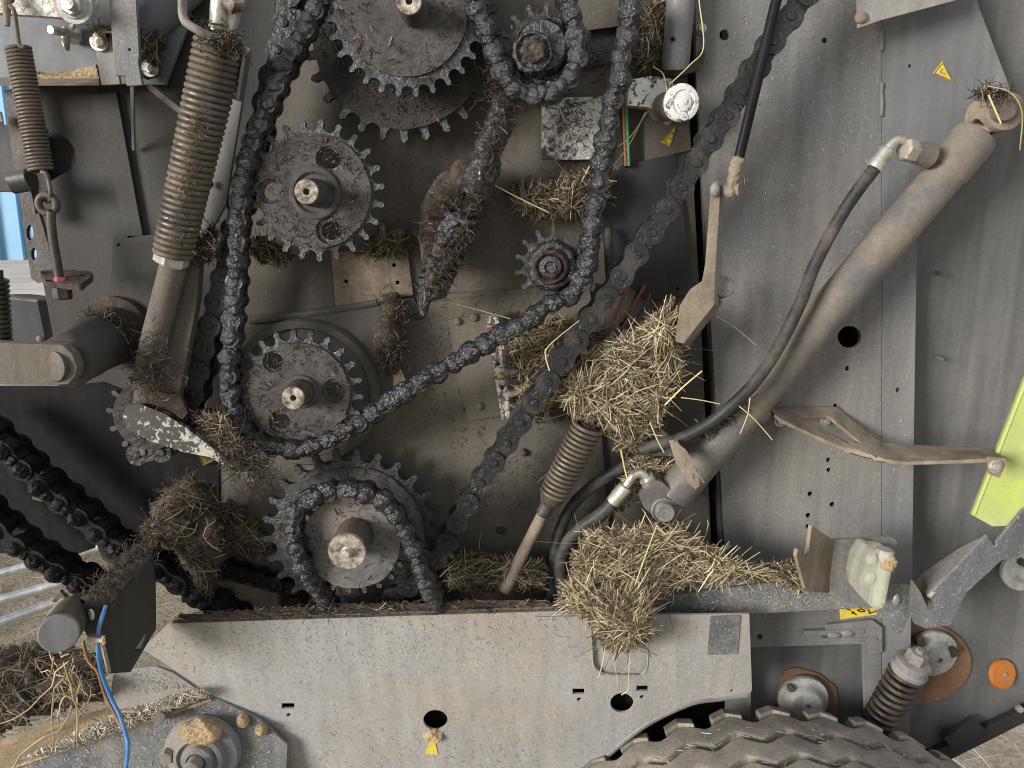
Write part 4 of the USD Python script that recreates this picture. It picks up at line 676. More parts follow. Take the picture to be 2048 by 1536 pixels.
# ================================================================ roller chains
def walk(path, pitch):
    path = np.asarray(path); seg = np.linalg.norm(np.diff(path, axis=0), axis=1); s_ = np.concatenate([[0], np.cumsum(seg)])
    n = int(s_[-1] / pitch); q = np.arange(n + 1) * pitch
    return np.stack([np.interp(q, s_, path[:, k]) for k in range(3)], 1)
def link_outline(p, h, waist):
    g = unary_union([Point(-p / 2, 0).buffer(h / 2, quad_segs=7), Point(p / 2, 0).buffer(h / 2, quad_segs=7), sbox(-p / 2, -h / 2 * waist, p / 2, h / 2 * waist)])
    return g.buffer(h * 0.12, quad_segs=4).buffer(-h * 0.24, quad_segs=4).buffer(h * 0.12, quad_segs=4).simplify(0.0002)
def chain(label, pts, y, pitch, mat, w=0.024, hr=0.92, gr=0.0, seed=0, waist=0.72, name='roller_chain', gmat='grease', gshape=1.0):
    path = spline([P(q[0], q[1], q[2] if len(q) > 2 else y) for q in pts], 14); pp = walk(path, pitch)
    t = T(name, label, 'chain'); o = link_outline(pitch, pitch * hr, waist); pin0 = None; rng = np.random.default_rng(seed)
    tpl = extr(o, 0.0022)
    for i in range(len(pp) - 1):
        a, b = pp[i], pp[i + 1]; ex = unit(b - a); n = unit(FWD - (FWD @ ex) * ex); n = unit(n + ex * 0 + np.cross(ex, n) * rng.normal(0, 0.03)); ey = np.cross(n, ex); mid = (a + b) / 2
        def put(off): v = tpl.vertices; return TM(mid + v[:, :1] * ex + v[:, 1:2] * ey + (v[:, 2:3] + off) * n, tpl.faces)
        if i % 2 == 0:
            L = t.add('outer_plate', put(w / 2 - 0.0022), M[mat]); t.add('outer_plate', put(-w / 2), M[mat])
            for q in (a, b): t.add('pin', lathe(q - n * (w / 2 + 0.0008), n, [(pitch * 0.17, 0), (pitch * 0.17, w + 0.0012), (pitch * 0.145, w + 0.0024), (pitch * 0.08, w + 0.0026)], 14), M[mat], parent=L)
        else:
            L = t.add('inner_plate', put(w / 2 - 0.0049), M[mat]); t.add('inner_plate', put(-w / 2 + 0.0027), M[mat])
            for q in (a, b): t.add('roller', lathe(q - n * (w / 2 - 0.005), n, [(pitch * 0.3, 0), (pitch * 0.3, w - 0.010)], 14), M[mat], parent=L)
        if gr:
            for q, sc in ((a, 1.0), (mid, 0.72)):
                if rng.random() < 0.12 and sc < 1: continue
                f = gr * sc * rng.uniform(0.88, 1.12); jit = rng.normal(0, 0.0008, 3)
                m = blob((0, 0, 0), (pitch * 0.50 * f * 1.06, pitch * 0.50 * f, w * 0.55 * (0.8 + 0.3 * rng.random())), np.stack([ex, ey, n]), 4)
                m.vertices = m.vertices + q + jit + n * w * 0.16
                t.add('grease_lump', lump(m, pitch * 0.10, 250, int(rng.integers(1e6)), 3), M[gmat], parent=L, smooth=True)
    return t
chain('dull black chain half hidden behind the left run of the grease-caked chain', [(594, -60), (572, 70), (548, 160), (516, 290), (477, 440), (450, 560), (424, 660), (398, 775), (385, 815), (362, 872), (310, 905), (255, 895)], -0.047, P1, 'chain', w=0.026, seed=1)
chain('thick grease-caked chain looping round the dusty sprockets and the red-ringed idler', [(668, -55), (640, 10), (612, 65), (580, 125), (552, 185), (522, 250), (498, 315), (486, 380), (481, 450), (476, 560), (470, 650), (463, 730), (466, 800), (484, 850), (522, 883), (580, 895), (640, 886), (690, 860), (745, 828), (805, 785), (880, 740), (960, 692), (1040, 650), (1092, 612), (1140, 588), (1172, 545), (1181, 460), (1195, 380), (1210, 290), (1226, 200), (1246, 100), (1270, -50)], -0.080, P34, 'chain', w=0.022, gr=1.08, seed=2)
chain('short grease-caked chain hanging under the lumpy idler sprocket at the top', [(925, -60), (946, 10), (975, 75), (998, 130), (1018, 172), (1062, 192), (1112, 182), (1150, 142), (1156, 92), (1142, 40), (1112, -60)], -0.082, P34, 'chain', w=0.024, gr=1.1, seed=3)
chain('long straight black chain slanting from the top right down to the lowest sprocket', [(1640, -60), (1600, 5), (1535, 95), (1470, 203), (1404, 300), (1340, 405), (1268, 512), (1213, 592), (1148, 682), (1080, 782), (1000, 902), (932, 1010), (885, 1095, -0.066), (840, 1150, -0.055), (780, 1190, -0.05)], -0.074, P1, 'chain', w=0.026, seed=4)
chain('front grease-caked chain wrapped round the lowest front sprocket', [(672, 1232, -0.06), (650, 1190, -0.085), (606, 1120), (590, 1060), (600, 1012), (640, 985), (692, 977), (748, 988), (790, 1022), (812, 1062), (838, 1118), (856, 1165, -0.11), (872, 1200, -0.085), (884, 1232, -0.06)], -0.122, P34, 'chain', w=0.022, gr=0.95, seed=5)
chain('oily chain with shade painted into its colour, running down to the dirt-caked arm', [(-50, 830), (20, 893), (60, 930), (107, 975), (177, 1030), (245, 1090), (330, 1132), (400, 1182), (500, 1245)], -0.05, P1, 'chain_shaded', w=0.034, seed=6, gr=0.8, gmat='chain_shaded')
chain('lower oily chain, darkened by painted shade, above the steel tubes', [(-60, 985), (0, 1040), (60, 1092), (120, 1130), (180, 1162), (260, 1200)], -0.05, P1, 'chain_shaded', w=0.034, seed=7, gr=0.8, gmat='chain_shaded')
chain('chain darkened by painted shade, low behind the beige block and the lowest sprocket', [(330, 1085), (400, 1120), (470, 1140), (560, 1165), (650, 1195)], -0.025, P34, 'chain_shaded', w=0.02, seed=8, gr=0.6, gmat='chain_shaded')

# ================================================================ upper left: bars, springs, bolts
t = T('galvanised_bar', 'whitish speckled flat bar with a rounded end and a big bolt, top left corner', 'bar')
t.add('bar', slab([(-60, -60), (178, -60), (189, -20), (188, 8), (180, 26), (164, 38), (100, 33), (-60, 22)], -0.075, 0.01, rnd=0.002), M['galv'])
for (u, v, rr, h) in ((147, 12, 0.0165, 0.003),): t.add('washer', lathe(P(u + 5, v, -0.075), FWD, [(0.0165, 0), (0.017, 0.001), (0.0165, 0.003), (0.0125, 0.0035), (0.012, 0.006)], 36), M['flange'])
t.add('bolt', cat_([hexhead(P(147, 12, -0.079), FWD, 0.010, 0.007), rod(P(145, 11, -0.085), P(145, 11, -0.085) + FWD * 0.008, 0.0055)]), M['bright'])
t.add('hook_pin', tube([P(12, -40, -0.085), P(13, 10, -0.088), P(15, 52, -0.09)], [0.004, 0.0038, 0.0022], 10), M['tan'])
t.add('spring_clip', slab([(4, -30), (26, -30), (24, 2), (14, 8), (5, 2)], -0.086, 0.004), M['mid'])
t = T('upper_side_sheet', 'blue-grey sheet behind the wing nut with dirt along its folded lower edge', 'sheet')
t.add('sheet', slab([(-60, -80), (400, -80), (372, 60), (330, 170), (196, 167), (0, 168), (-60, 168)], -0.014, 0.005), M['side_left'])
t.add('folded_ledge', slab([(-60, 168, -0.046), (0, 168, -0.046), (198, 166, -0.046), (196, 155, -0.0145), (0, 155, -0.0145), (-60, 155, -0.0145)], 0, 0.002), M['tan'])
t.add('dirt_bank', lump(slab([(62, 140), (75, 148), (110, 147), (150, 142), (192, 128), (198, 155), (195, 164), (60, 164)], -0.020, 0.005).subdivide_to_size(0.004), 0.003, 160, 3), M['sawdust'], smooth=True)
w = T('wing_nut', 'small steel wing nut on the blue-grey sheet', 'wing nut'); c = P(149, 70, -0.02); d = unit([-0.25, -1, -0.05])
w.add('nut', lathe(c, d, [(0.009, 0), (0.0085, 0.004), (0.006, 0.010), (0.0055, 0.014)], 22), M['bright'])
w.add('stud', rod(c, c + d * 0.03, 0.0042), M['bright'])
for sg, tip in ((1, (147, 44)), (-1, (130, 95))):
    e_ = P(*tip, -0.045); b_ = c + d * 0.007; w.add('wing', tube([b_, b_ * 0.6 + e_ * 0.4, e_ * 0.85 + b_ * 0.15, e_], [0.0038, 0.0050, 0.0062, 0.003], 14, flat=0.45), M['bright'], smooth=True)
h = T('tall_spring', 'tall thin extension spring with hooked wire ends', 'spring')
A, B = P(36, 94, -0.085), P(82, 342, -0.085); R = 23 * px(60, 200, -0.085)
h.add('coil', coil(A, B, R * 0.92, 0.00165, 33, 8, 20), M['spring'], smooth=True)
h.add('top_hook', tube(spline([P(20, 12, -0.09), P(28, 22, -0.095), P(33, 55, -0.095), P(39, 90, -0.1), P(50, 94, -0.1)], 8), 0.0019, 10), M['spring'], smooth=True)
h.add('bottom_hook', tube(spline([P(82, 344, -0.1), P(92, 347, -0.1), P(97, 360, -0.098), P(101, 384, -0.096), P(100, 400, -0.088), P(90, 402, -0.082), P(80, 390, -0.09)], 8), 0.0019, 10), M['spring'], smooth=True)
eb = T('eye_bolt', 'dark steel eye bolt hanging from the tall thin spring', 'eye bolt')
a = np.linspace(-0.25 * np.pi, 1.62 * np.pi, 26); cc = P(95, 408, -0.09); re = 18 * px(95, 408, -0.09)
ring = [cc + re * (math.cos(q) * EX * 1.0 + math.sin(q) * EY * 1.0) for q in a]
eb.add('eye', tube(ring, 0.0036, 12), M['mid'], smooth=True)
eb.add('shank', tube(spline([cc + re * np.array([0.35, 0, -0.8]), P(102, 440, -0.09), P(106, 480, -0.09), P(117, 545, -0.088), P(122, 590, -0.085)], 8), 0.0042, 12), M['mid'], smooth=True)
eb.add('pink_nut', hexhead(P(122, 556, -0.095), unit([0, -0.3, -1]), 0.0062, 0.006), M['pink'])
eb.add('lock_nut', hexhead(P(123, 575, -0.088), unit([0.1, -0.1, -1]), 0.0085, 0.012), M['mid'])
sb = T('slotted_bracket', 'dark narrow strip with a row of oval holes below the eye bolt', 'bracket')
sb.add('strip', slab([(44, 434), (78, 426), (112, 540), (118, 560), (75, 566), (62, 556)], -0.06, 0.005, [ell(60, 465, 6.5, 15), ell(68, 508, 5.5, 12)], rnd=0.001), M['mid'])
sb.add('foot_flange', lump(slab([(82, 545, -0.062), (95, 538, -0.055), (180, 540, -0.055), (186, 552, -0.07), (160, 568, -0.11), (92, 560, -0.10)], 0, 0.006).subdivide_to_size(0.006), 0.002, 120, 5), M['brown'], smooth=True)
lp = T('left_post', 'dark upright bar behind the tall thin spring', 'post'); lp.add('bar', slab([(8, 182), (30, 176), (46, 280), (58, 360), (72, 430), (48, 440), (36, 380), (22, 290)], -0.03, 0.012), M['mid'])
lp.add('clamp', lump(rod(P(24, 366, -0.045), P(64, 358, -0.045), 0.011), 0.002, 90, 3), M['mid']); lp.add('bolt', hexhead(P(6, 238, -0.04), unit([-1, -0.5, 0]), 0.007, 0.01), M['bright'])
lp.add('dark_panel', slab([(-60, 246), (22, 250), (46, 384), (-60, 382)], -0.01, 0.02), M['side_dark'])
# light bracket plates beside the wing nut
bp = T('step_bracket', 'light grey upright bracket plate with a stepped foot and bolts on both sides', 'bracket')
bp.add('back_plate', slab([(186, 70), (222, 60), (240, 168), (203, 170), (196, 130)], -0.05, 0.004), M['light'])
bp.add('front_plate', slab([(214, -60), (268, -60), (278, 110), (276, 125), (284, 170), (254, 172), (252, 152), (230, 150), (226, 100)], -0.064, 0.005, [ell(259, 99, 3)]), M['grey'])
for (u, v) in ((199, 84), (301, 136)):
    k = bp.add('washer', lathe(P(u, v, -0.052 if u < 250 else -0.03), FWD, [(0.0088, 0), (0.009, 0.001), (0.0086, 0.002)], 24), M['bright']); y_ = -0.054 if u < 250 else -0.032
    bp.add('bolt', cat_([hexhead(P(u, v, y_), FWD, 0.0062, 0.005), rod(P(u, v, y_ - 0.004), P(u, v, y_ - 0.010), 0.0033)]), M['bright'], parent=k)
bp.add('dark_bolt', hexhead(P(318, 80, -0.022), FWD, 0.009, 0.012), M['mid'])
bp.add('hidden_flange', slab([(268, 80), (300, 110), (318, 150), (290, 158), (275, 150)], -0.028, 0.006), M['mid'])
for k, q in enumerate((((205, 62), 0.013, 0.006), ((296, 90), 0.016, 0.010), ((302, 118), 0.010, 0.007))):
    pass
gs2 = T('gusset_fin', 'thin upright gusset fin below the stepped bracket', 'gusset')
gs2.add('fin', slab([(260, 172, -0.055), (267, 172, -0.055), (269, 302, -0.006), (264, 300, -0.006)], 0, 0.003), M['side_left'])
gs2.add('brace', slab([(290, 174), (300, 168), (372, 224), (366, 234)], -0.03, 0.02), M['side'])
for k, (u, v, lbl, w1) in enumerate(((330, 20, 'upper dark pipe-like bar crossing behind the step bracket', 0),)):
    q = T('cross_tube', lbl, 'tube'); q.add('tube_body', tube([P(270, 70, -0.02), P(380, -40, -0.02)], 0.02, 20), M['side_left'])
# big spring strut
st_ = T('compression_spring_strut', 'big dusty compression spring on a slanting rod', 'spring')
A, B = P(440, 84, -0.11), P(345, 512, -0.095)
st_.add('coil_spring', coil(A, B, 42 * px(400, 250, -0.1), 0.0030, 35, 10, 22, R1=33 * px(350, 500, -0.1)), M['spring'], smooth=True)
st_.add('rod', rod(A + unit(A - B) * 0.05, B, 0.012), M['bright'])
st_.add('end_nut', lathe(P(347, 502, -0.095), B - A, [(0.0155, 0), (0.0165, 0.002), (0.0165, 0.012), (0.014, 0.014)], 6), M['flange'])
st_.add('flat_leg', slab([(333, 516), (392, 512), (399, 530), (394, 600), (376, 700), (356, 800), (350, 850), (262, 830), (268, 780), (292, 690)], -0.078, 0.012), M['side'])
st_.add('leg_rib', tube(spline([P(352, 515, -0.088), P(330, 600, -0.086), P(300, 720, -0.084), P(290, 800, -0.084)], 8), 0.013, 16), M['side'], smooth=True)
ch = T('strut_channel', 'grey U-shaped channel guarding the right side of the big spring', 'channel')
ch.add('channel_web', slab([(484, 82, -0.07), (500, 100, -0.07), (452, 410, -0.065), (412, 478, -0.065), (396, 470, -0.065), (430, 200, -0.065)], 0, 0.004, []), M['right'])
ch.add('channel_lip', slab([(484, 80, -0.115), (491, 96, -0.115), (470, 200, -0.105), (464, 198, -0.07), (482, 98, -0.07)], 0, 0.003), M['grey'])
ch.add('bolt_hole', lathe(P(419, 368, -0.0705), FWD, [(0.004, 0), (0.0035, 0.0005)], 14), M['void'])
uc = T('u_clamp', 'bent steel wire clamp around the top of the big spring', 'clamp')
uc.add('wire', tube(spline([P(368, -50, -0.13), P(365, 15, -0.135), P(370, 42, -0.14), P(395, 60, -0.14), P(420, 72, -0.135), P(470, 85, -0.125), P(486, 100, -0.12)], 8), 0.0045, 12, flat=0.8), M['grey'], smooth=True)
uc.add('pin', rod(P(442, -10, -0.12), P(438, 52, -0.12), 0.0085), M['bright']); uc.add('yellow_nut', lump(hexhead(P(464, 8, -0.12), unit([0.4, -0.6, 0.3]), 0.011, 0.014), 0.001, 100, 2), M['zincface'])
# lower left arm with plug, cylinder stub
fa = T('flat_arm', 'dusty grey flat arm with a rounded end and a dark round plug', 'arm')
fa.add('arm', slab([(-60, 683), (70, 688), (125, 690), (144, 708), (154, 735), (150, 752), (136, 768), (110, 770), (-60, 768)], -0.16, 0.012, rnd=0.003), M['side'])
fa.add('plug', lathe(P(107, 733, -0.16), unit([-0.35, -1, 0.05]), [(0.0142, -0.004), (0.0142, 0.0006), (0.0132, 0.0010)], 30), M['mid'])
fa.add('pivot_tube', lump(tube([P(132, 724, -0.132), P(170, 702, -0.09), P(238, 664, -0.004)], [0.025, 0.0275, 0.031], 36).subdivide_to_size(0.012), 0.002, 50, 2), M['side_greasy_shaded'], smooth=True)
fa.add('mounting_ring', lathe(P(232, 664, -0.006), FWD, [(0.040, 0), (0.040, 0.008), (0.034, 0.012)], 36), M['brown'])
lb = T('side_box', 'black angular box plate beside the coil spring near the left arm', 'box'); lb.add('box_face', slab([(8, 596), (75, 603), (92, 684), (-40, 684), (-40, 596)], 0.06, 0.05), M['side_dark']); lb.add('rivet', blob(P(79, 678, 0.055), (0.004, 0.002, 0.004), sub=2), M['grey']); lb.add('top_edge', slab([(8, 594, 0.06), (75, 601, 0.06), (78, 594, 0.10), (10, 588, 0.10)], 0, 0.002), M['tan'])
ls2 = T('edge_spring', 'dark coil spring cut by the picture edge beside the black box', 'spring'); ls2.add('coil_spring', coil(P(-2, 560, 0.0), P(6, 686, 0.0), 0.008, 0.0022, 13), M['spring_dark'], smooth=True); ls2.add('rod', rod(P(-2, 540, 0), P(6, 690, 0), 0.004), M['spring_dark'])
dc = T('shade_grime_sheet', 'added black sheet of painted shade and grime behind the oily chains', 'shield plate')
dc.add('plate', slab([(-60, 772), (133, 772), (205, 764), (300, 800), (438, 820), (438, 1140), (330, 1096), (250, 1082), (192, 1080), (190, 1096), (150, 1110), (62, 1106), (-60, 1107)], -0.0016, 0.0012, [[(62, 992), (88, 998), (120, 1002), (112, 1008), (92, 1006), (64, 1000)]]), M['shield'])  # dark sheet added to paint in the lower-left shade over the grime
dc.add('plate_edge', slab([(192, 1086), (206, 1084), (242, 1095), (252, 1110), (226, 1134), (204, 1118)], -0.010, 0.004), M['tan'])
# flaking white arm
wa = T('painted_lever', 'flaking white painted lever arm half covered in brown fibre', 'lever')
wa.add('arm', slab([(246, 826), (254, 812), (275, 806), (330, 828), (375, 858), (432, 902), (500, 935), (488, 952), (418, 914), (370, 905), (300, 882), (256, 858), (246, 842)], -0.09, 0.008, rnd=0.002), M['white_peel'])
wa.add('end_bolt', cat_([lathe(P(506, 936, -0.088), FWD, [(0.0135, 0), (0.0135, 0.005), (0.012, 0.007)], 24), hexhead(P(506, 936, -0.095), FWD, 0.009, 0.006)]), M['bright'])
wa.add('caked_leg_foot', lump(slab([(262, 780), (360, 790), (375, 825), (366, 838), (330, 814), (275, 800), (256, 806)], -0.094, 0.006).subdivide_to_size(0.005), 0.002, 140, 9), M['brown'], smooth=True)
# bracket with plug, yoke, cable at lower left
lr = T('caked_arm', 'slanting square arm with its top caked in brown fibrous dirt', 'arm')
q9 = lambda L, y: [(x / 3, 1024 + v / 3, yy) for (x, v), yy in zip(L, y)]
lr.add('top_face', lump(slab(q9([(500, 555), (690, 320), (880, 110), (960, 190), (900, 300), (780, 450), (700, 470), (610, 560)], (-0.15, -0.11, -0.07, -0.08, -0.10, -0.13, -0.15, -0.17)), 0, 0.006).subdivide_to_size(0.005), 0.004, 130, 6), M['brown'], smooth=True)
lr.add('side_face', slab([(213, 1214), (245, 1180), (262, 1166), (305, 1108), (312, 1170), (313, 1258), (260, 1344), (217, 1347), (200, 1285)], lambda u, v: -0.165 + (u - 205) * 0.0006, 0.005, [[(290, 1268), (294, 1270), (280, 1300), (268, 1303)]]), M['side_dark'])
lr.add('side_flange', slab([(200, 1285, -0.168), (206, 1302, -0.172), (217, 1347, -0.166), (213, 1345, -0.162)], 0, 0.003), M['light'])
lr.add('rivet', blob(P(183, 1229, -0.167), (0.003, 0.002, 0.006), sub=2), M['bright'], smooth=True)
lr.add('nose_plate', slab([(168, 1208), (213, 1212), (200, 1285), (178, 1282), (160, 1240)], -0.163, 0.005), M['side_dark'])
rp_ = T('round_plug', 'round grey-faced plug in a short tube at the end of the caked arm', 'plug'); A, B = P(118, 1266, -0.21), P(145, 1228, -0.145)
rp_.add('tube_body', lathe(B, A - B, [(0.0165, -0.01), (0.0172, 0), (0.0172, np.linalg.norm(A - B) - 0.004)], 32), M['mid']); rp_.add('face', lathe(A, A - B, [(0.0172, -0.003), (0.0172, 0.001), (0.016, 0.002)], 36), M['right_clean'])
yk = T('yoke', 'small tan folded steel yoke behind the round plug', 'yoke'); yk.add('yoke_plate', slab([(97, 1206, -0.13), (100, 1220, -0.13), (104, 1228, -0.13), (170, 1218, -0.16), (160, 1202, -0.15), (134, 1200, -0.12)], 0, 0.004), M['tan']); yk.add('ear', slab([(103, 1204), (120, 1181), (134, 1200), (130, 1206)], -0.115, 0.004), M['mid'])
solo('blue_cable', tube(spline([P(212, 1212, -0.18), P(204, 1235, -0.19), P(197, 1260, -0.19), P(196, 1300, -0.185), P(203, 1345, -0.18), P(222, 1395, -0.18), P(240, 1432, -0.185), P(252, 1470, -0.19), P(256, 1500, -0.195), P(246, 1580, -0.2)], 10), 0.0019, 12), M['cable'], 'bright blue cable hanging from the caked arm', 'cable', smooth=True)
solo('cable_tie', cat_([rod(P(176, 1279, -0.192), P(208, 1281, -0.196), 0.0022, 8), rod(P(206, 1272, -0.194), P(208, 1288, -0.194), 0.0016, 8)]), M['wire_pale'], 'pale clip holding the blue cable to the arm', 'cable tie')
solo('orange_twine', tube(spline([P(166, 1282, -0.16), P(176, 1320, -0.165), P(196, 1345, -0.17), P(208, 1385, -0.17), P(226, 1420, -0.175), P(243, 1452, -0.18)], 8), 0.0016, 8), M['twine'], 'thin orange twine hanging beside the blue cable', 'twine', smooth=True)
# panel with bearing at the lower left
yq = -0.10
lpnl = T('lower_left_panel', 'grey panel with a chaff-covered upper edge and a big bearing', 'panel')
lpnl.add('sheet', slab([(25, 1590), (30, 1527), (230, 1467), (330, 1425), (400, 1398), (425, 1392), (520, 1440), (575, 1490), (570, 1590)], yq + 0.03, 0.004), M['beam'])
lpnl.add('shelf', slab([(28, 1528, yq + 0.027), (230, 1467, yq + 0.027), (330, 1425, yq + 0.027), (420, 1393, yq + 0.027), (390, 1378, yq + 0.10), (225, 1405, yq + 0.12), (80, 1450, yq + 0.14), (-60, 1505, yq + 0.14), (-60, 1560, yq + 0.03)], 0, 0.003), M['sawdust'], 'upper edge covered with tan chaff')
lpnl.add('small_bolt', cat_([rod(P(325, 1431, yq + 0.028), P(319, 1436, yq + 0.005), 0.006)]), M['grey'])
for (u, v) in ((487, 1440), (524, 1459)): lpnl.add('dirt_nub', blob(P(u, v, yq + 0.028), (0.007, 0.008, 0.007), sub=3, amp=0.002, freq=160, seed=u), M['sawdust'], smooth=True)
be = T('bearing_housing', 'dusty flange bearing with stepped rings at the bottom left', 'bearing'); c = P(408, 1498, yq + 0.026); s_ = px(408, 1498, yq)
be.add('housing', lump(lathe(c, FWD, [(77 * s_, -0.003), (78 * s_, 0.003), (74 * s_, 0.009), (52 * s_, 0.012), (50 * s_, 0.018), (42 * s_, 0.020), (40 * s_, 0.016), (34 * s_, 0.016), (32 * s_, 0.022), (20 * s_, 0.024), (18 * s_, 0.020)], 48), 0.001, 70, 2), M['grey'], smooth=25)
be.add('shaft_end', rod(c, c + FWD * 0.036, 0.009), M['grey']); be.add('bolt', hexhead(P(340, 1502, yq + 0.022), FWD, 0.0095, 0.014), M['grey']); be.add('chaff_heap', blob(P(404, 1462, yq + 0.012), (0.022, 0.012, 0.014), sub=4, amp=0.005, freq=110, seed=4), M['sawdust'], smooth=True)
cp_ = T('corner_plate', 'small light grey plate with a clipped corner beside the blue cable', 'plate'); cp_.add('sheet', slab([(222, 1388), (226, 1352), (238, 1342), (310, 1333), (345, 1345), (400, 1382), (396, 1400), (222, 1420)], -0.02, 0.004), M['light'])
bb = T('beige_block', 'beige block in the shade behind the dark chains', 'block'); bb.add('block_face', slab([(430, 1160), (470, 1166), (556, 1188), (558, 1226), (430, 1230)], -0.022, 0.012), M['tan']); bb.add('plate_tag', slab([(302, 1146), (322, 1146), (326, 1165), (306, 1164)], -0.03, 0.004), M['tan'])

# ================================================================ centre: knob, wires, plaque, rails, greasy tensioner
solo('white_plaque', slab([(1084, 196), (1206, 193), (1206, 318), (1083, 320)], -0.0145, 0.004), M['white_plate'], 'white rectangular plate spattered with black grease below the lumpy idler', 'plate')
kn = T('white_knob', 'white flaking round knob on a grimy lever block', 'knob')  # the white round knob on its lever block
kn.add('lever_block', lump(slab([(1258, 160), (1300, 152), (1345, 158), (1352, 200), (1342, 245), (1322, 235), (1300, 215), (1255, 210)], -0.03, 0.02).subdivide_to_size(0.008), 0.001, 100, 2), M['white'])
ax = unit([0.28, -1, -0.02]); c = P(1362, 206, -0.06)
kn.add('stem', rod(c - ax * 0.045, c, 0.014), M['tan'])
kn.add('wheel', lathe(c - ax * 0.004, ax, [(0.0165, 0), (0.0178, 0.002), (0.0178, 0.007), (0.0165, 0.009), (0.012, 0.0095), (0.0115, 0.0085), (0.0085, 0.0085), (0.008, 0.010), (0.004, 0.0105)], 44), M['white_wheel'])
pb_ = T('vertical_pipe', 'grey round pipe ending above the white knob', 'pipe'); pb_.add('pipe', tube([P(1366, -60, -0.035), P(1352, 120, -0.035), P(1351, 138, -0.033)], [0.0135, 0.0135, 0.0125], 26), M['grey']); pb_.add('pipe_foot', slab([(1330, 132), (1372, 134), (1392, 120), (1406, 95), (1412, 110), (1398, 140), (1360, 152), (1326, 148)], -0.02, 0.01), M['side']); pb_.add('pipe_hole', lathe(P(1345, 78, -0.0485), FWD, [(0.0022, 0), (0.002, 0.0008)], 12), M['void'])
for (u, v) in ((1310, 115), (1402, 58)): pb_.add('bolt', cat_([lathe(P(u, v, -0.016), FWD, [(0.0052, 0), (0.0052, 0.002)], 18), hexhead(P(u, v, -0.018), FWD, 0.004, 0.005)]), M['bright'])
for nm, mt, off in (('green', 'wire_green', 0), ('orange', 'wire_orange', 6)):
    solo('thin_wire', tube([P(1240 - off, -60, -0.016), P(1243 - off, 60, -0.016), P(1252 - off, 200, -0.016), P(1258 - off, 332, -0.016)], 0.0018, 8), M[mt], f'thin {nm} wire running down the narrow strip beside the greasy chain', 'wire', smooth=True)
for k, (mt, lbl, pts) in enumerate((('wire_orange', 'rust-orange wire loop behind the straight chain', ((1256, 565), (1246, 596), (1226, 640))), ('wire_purple', 'dull purple wire loop behind the straight chain', ((1300, 588), (1285, 620), (1252, 655))), ('black', 'black wire loop behind the straight chain', ((1282, 575), (1262, 615), (1240, 652))), ('wire_orange', 'second, darker orange wire behind the straight chain', ((1290, 570), (1268, 606), (1240, 645))))):
    solo('wire_loop', tube(spline([P(u, v, -0.022 - 0.002 * k) for u, v in pts], 8), 0.0018, 10), M[mt], lbl, 'wire', smooth=True)
solo('rubber_cable', tube(spline([P(1217, 455, -0.02), P(1217, 500, -0.03), P(1222, 560, -0.035), P(1235, 590, -0.03)], 8), np.linspace(0.0045, 0.0052, 25), 12), M['hose'], 'short thick black cable crossing behind the straight chain', 'cable', smooth=True)
rk = T('marked_rail', 'white speckled narrow rail with coloured paint dabs', 'rail')
rk.add('rail', slab([(972, 636), (996, 624), (1002, 690), (1022, 835), (1004, 840), (990, 760)], -0.03, 0.012), M['white_rail'])
for (u, v, mt) in ((984, 655, 'redpaint'), (992, 704, 'redpaint'), (995, 728, 'ink'), (999, 752, 'yellowpaint'), (1004, 775, 'ink'), (1006, 800, 'greenpaint')): rk.add('paint_dab', lump(lathe(P(u, v, -0.0302), FWD, [(0.0026, 0), (0.0022, 0.0005)], 14), 0.0005, 400, u), M[mt])
for k, v in enumerate((692, 719, 745, 766, 788, 814)): rk.add('tooth_bar', tube([P(1006 + k * 2.4, v, -0.035), P(1064 + k * 2, v - 5 - k * 0.5, -0.028)], [0.0044, 0.0036], 10), M['zincface' if k % 2 == 0 else 'mid'])
rk.add('rail_bolt', hexhead(P(1017, 826, -0.043), FWD, 0.0042, 0.006), M['bright'])
gt = T('greasy_tensioner', 'hairy grease-caked tensioner arm with a dark coil spring', 'tensioner')
gt.add('upper_arm', lump(tube(spline([P(1012, 190, -0.06), P(998, 240, -0.06), P(982, 290, -0.058), P(965, 340, -0.055), P(950, 385, -0.05)], 12), np.linspace(0.011, 0.017, 49), 24).subdivide_to_size(0.005), 0.006, 80, 7, 4), M['grease_flat'], smooth=True)
gt.add('caked_plate', lump(slab([(838, 470), (842, 410), (872, 358), (920, 318), (972, 322), (975, 385), (950, 425), (930, 470), (895, 500), (870, 530), (846, 540)], -0.050, 0.020, [[(882, 455), (888, 432), (906, 398), (912, 402), (905, 430), (888, 470)]], rnd=0.002).subdivide_to_size(0.004), 0.0035, 150, 8, 4), M['brown'], smooth=True)
A, B = P(926, 428, -0.072), P(860, 588, -0.058); gt.add('coil_spring', lump(coil(A, B, 0.0150, 0.0036, 11, 10, 20, R1=0.0130), 0.0028, 150, 2, 4), M['grease'], smooth=True)
for k_, (u_, v_, r_) in enumerate(((893, 470, 15), (882, 500, 13), (905, 450, 15), (868, 540, 12), (860, 565, 11), (925, 455, 11), (899, 520, 8), (878, 560, 8))): gt.add('grime_clot', blob(P(u_, v_, -0.082 + 0.0002 * (v_ - 450) * 0.5), (r_ * 0.0006, 0.006, r_ * 0.0008), sub=4, amp=0.006, freq=140, seed=k_ + 3), M['brown' if k_ % 2 else 'grease_flat'], smooth=True)
gt.add('spring_core', rod(A, B, 0.010), M['void']); gt.add('spring_end', lump(tube(spline([P(868, 570, -0.05), P(852, 596, -0.05), P(846, 630, -0.05)], 8), np.linspace(0.012, 0.003, 17), 16).subdivide_to_size(0.004), 0.003, 120, 4), M['grease'], smooth=True)
